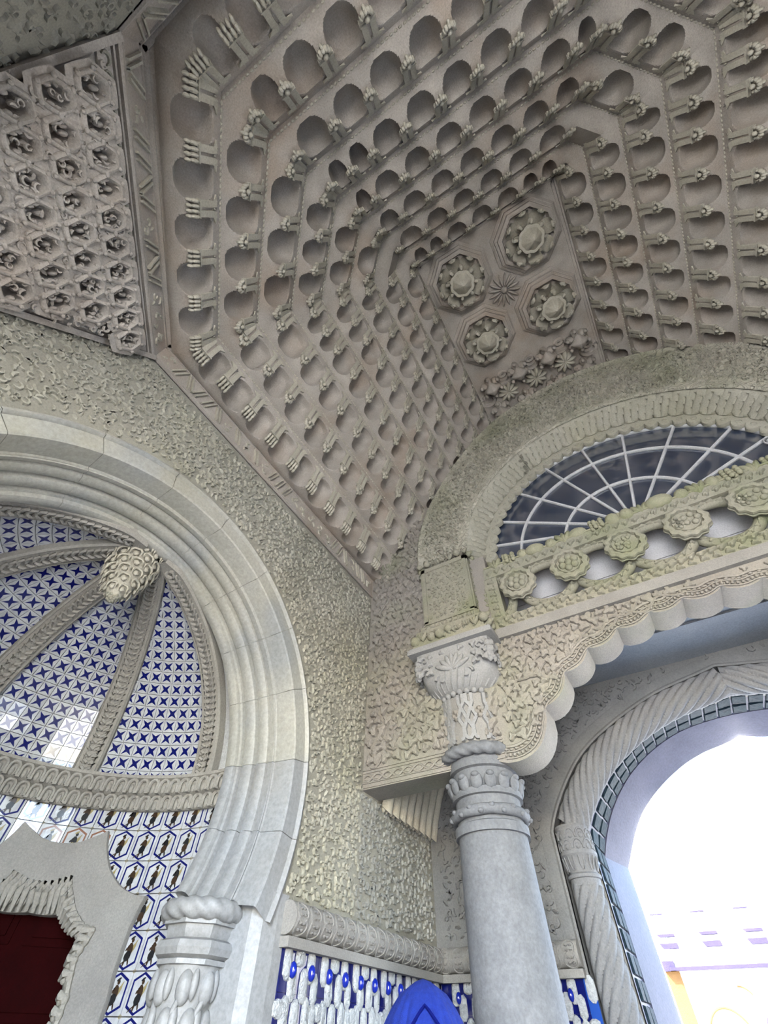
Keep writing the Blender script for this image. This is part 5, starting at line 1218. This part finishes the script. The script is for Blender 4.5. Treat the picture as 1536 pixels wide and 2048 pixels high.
# ------------------------------------------------------------------ blue draped peak in front of the corner (a closed cloth parasol)
pc = np.array([-1.965, 3.8, .30]); T = thing('closed_parasol', (pc[0], pc[1], G), 'closed royal blue parasol with stitched pleats rising beside the column at the bottom edge', 'parasol')
mb = M(); P = []
for j, z in enumerate(np.linspace(0, 1, 22)):
    rr = .05 + .62 * (z ** .6) * (1 - .45 * z); row = []
    for i in range(96):
        t = 2 * math.pi * i / 96; k = 1 + .12 * (abs(math.sin(t * 4)) - .5) * min(1, z * 3) + .045 * abs(math.sin(t * 12)) ; row.append((pc[0] + rr * k * math.cos(t) - .12 * z * .3, pc[1] + rr * k * math.sin(t), pc[2] + .02 - z * 1.15))
    P.append(row)
mb.grid(P, closev=True); mb.add([(pc[0], pc[1], pc[2] + .035)] + P[0], [(0, 1 + i, 1 + (i + 1) % 96) for i in range(96)]); build('pleated_canopy', mb, CLOTH, T, smooth=50)
for k in range(5):
    mb = M(); z0 = .10 + .09 * k; rr = lambda z: .05 + .62 * (z ** .6) * (1 - .45 * z) + .016
    L = [(pc[0] + rr(z0 + .05 * abs(s) ** 1.4 * 3) * math.cos(-1.57 + .5 + s * .55), pc[1] + rr(z0 + .05 * abs(s) ** 1.4 * 3) * math.sin(-1.57 + .5 + s * .55), pc[2] + .02 - (z0 + .09 * abs(s) ** 1.3 * 1.6) * 1.15) for s in np.linspace(-1, 1, 11)]
    mb.tube(L, .010, 5); build('welt_seam', mb, BLUE, T, smooth=60)
mb = M(); mb.tube([(pc[0], pc[1], G), (pc[0], pc[1], pc[2])], .022, 10); build('pole', mb, METAL, T, smooth=60)

# ------------------------------------------------------------------ the palace front across the courtyard
YY = 16.0
FB = ((0, YY, 0), (1, 0, 0), (0, 0, 1), (0, -1, 0))
H = thing('courtyard_building', (2, YY, G), 'sunlit cream palace front with arches seen through the end arch', 'building')
mb = M(); mb.prism([(-1.55, G), (9, G), (9, 2.35), (-1.55, 2.35)], FB, -2.0, 0); build('front_wall', mb, FACADE, H)
mb = M(); mb.prism([(-1.85, G), (-1.55, G), (-1.55, 1.36), (-1.85, 1.36)], FB, -2.0, .04); build('ochre_corner', mb, YELLOW, H)
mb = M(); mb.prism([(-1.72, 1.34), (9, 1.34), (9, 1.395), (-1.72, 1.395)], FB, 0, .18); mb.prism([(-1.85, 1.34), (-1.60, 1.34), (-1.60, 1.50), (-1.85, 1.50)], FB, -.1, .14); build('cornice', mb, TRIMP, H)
for k in range(9):
    x = -1.76 + .93 * k + (.22 if k else .0) * 0 + .0
    for z0, z1, w, m_ in ((1.70, 1.79, .34, TRIMP), (1.90, 1.95, .34, TRIMP)):
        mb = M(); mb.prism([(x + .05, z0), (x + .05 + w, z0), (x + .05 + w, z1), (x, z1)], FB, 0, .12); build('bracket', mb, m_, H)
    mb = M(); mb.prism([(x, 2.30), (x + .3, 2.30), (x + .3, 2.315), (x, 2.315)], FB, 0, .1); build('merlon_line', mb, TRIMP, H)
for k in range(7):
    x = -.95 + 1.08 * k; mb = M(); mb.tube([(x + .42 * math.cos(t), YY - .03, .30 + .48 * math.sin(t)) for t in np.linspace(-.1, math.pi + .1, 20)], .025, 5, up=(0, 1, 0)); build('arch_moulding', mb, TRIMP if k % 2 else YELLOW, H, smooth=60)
    mb = M(); mb.tube([(x + .45 + .25 * math.cos(t), YY - .03, .86 + .22 * math.sin(t)) for t in np.linspace(.4, 1.6, 8)], .018, 5, up=(0, 1, 0)); build('roundel_line', mb, YELLOW, H, smooth=60)

# ------------------------------------------------------------------ lift everything from eye level to the floor
for o in list(SC.objects):
    if '_o' in o: del o['_o']
    if o.parent is None and o.type in ('MESH', 'EMPTY', 'CAMERA'): o.location.z += EYE
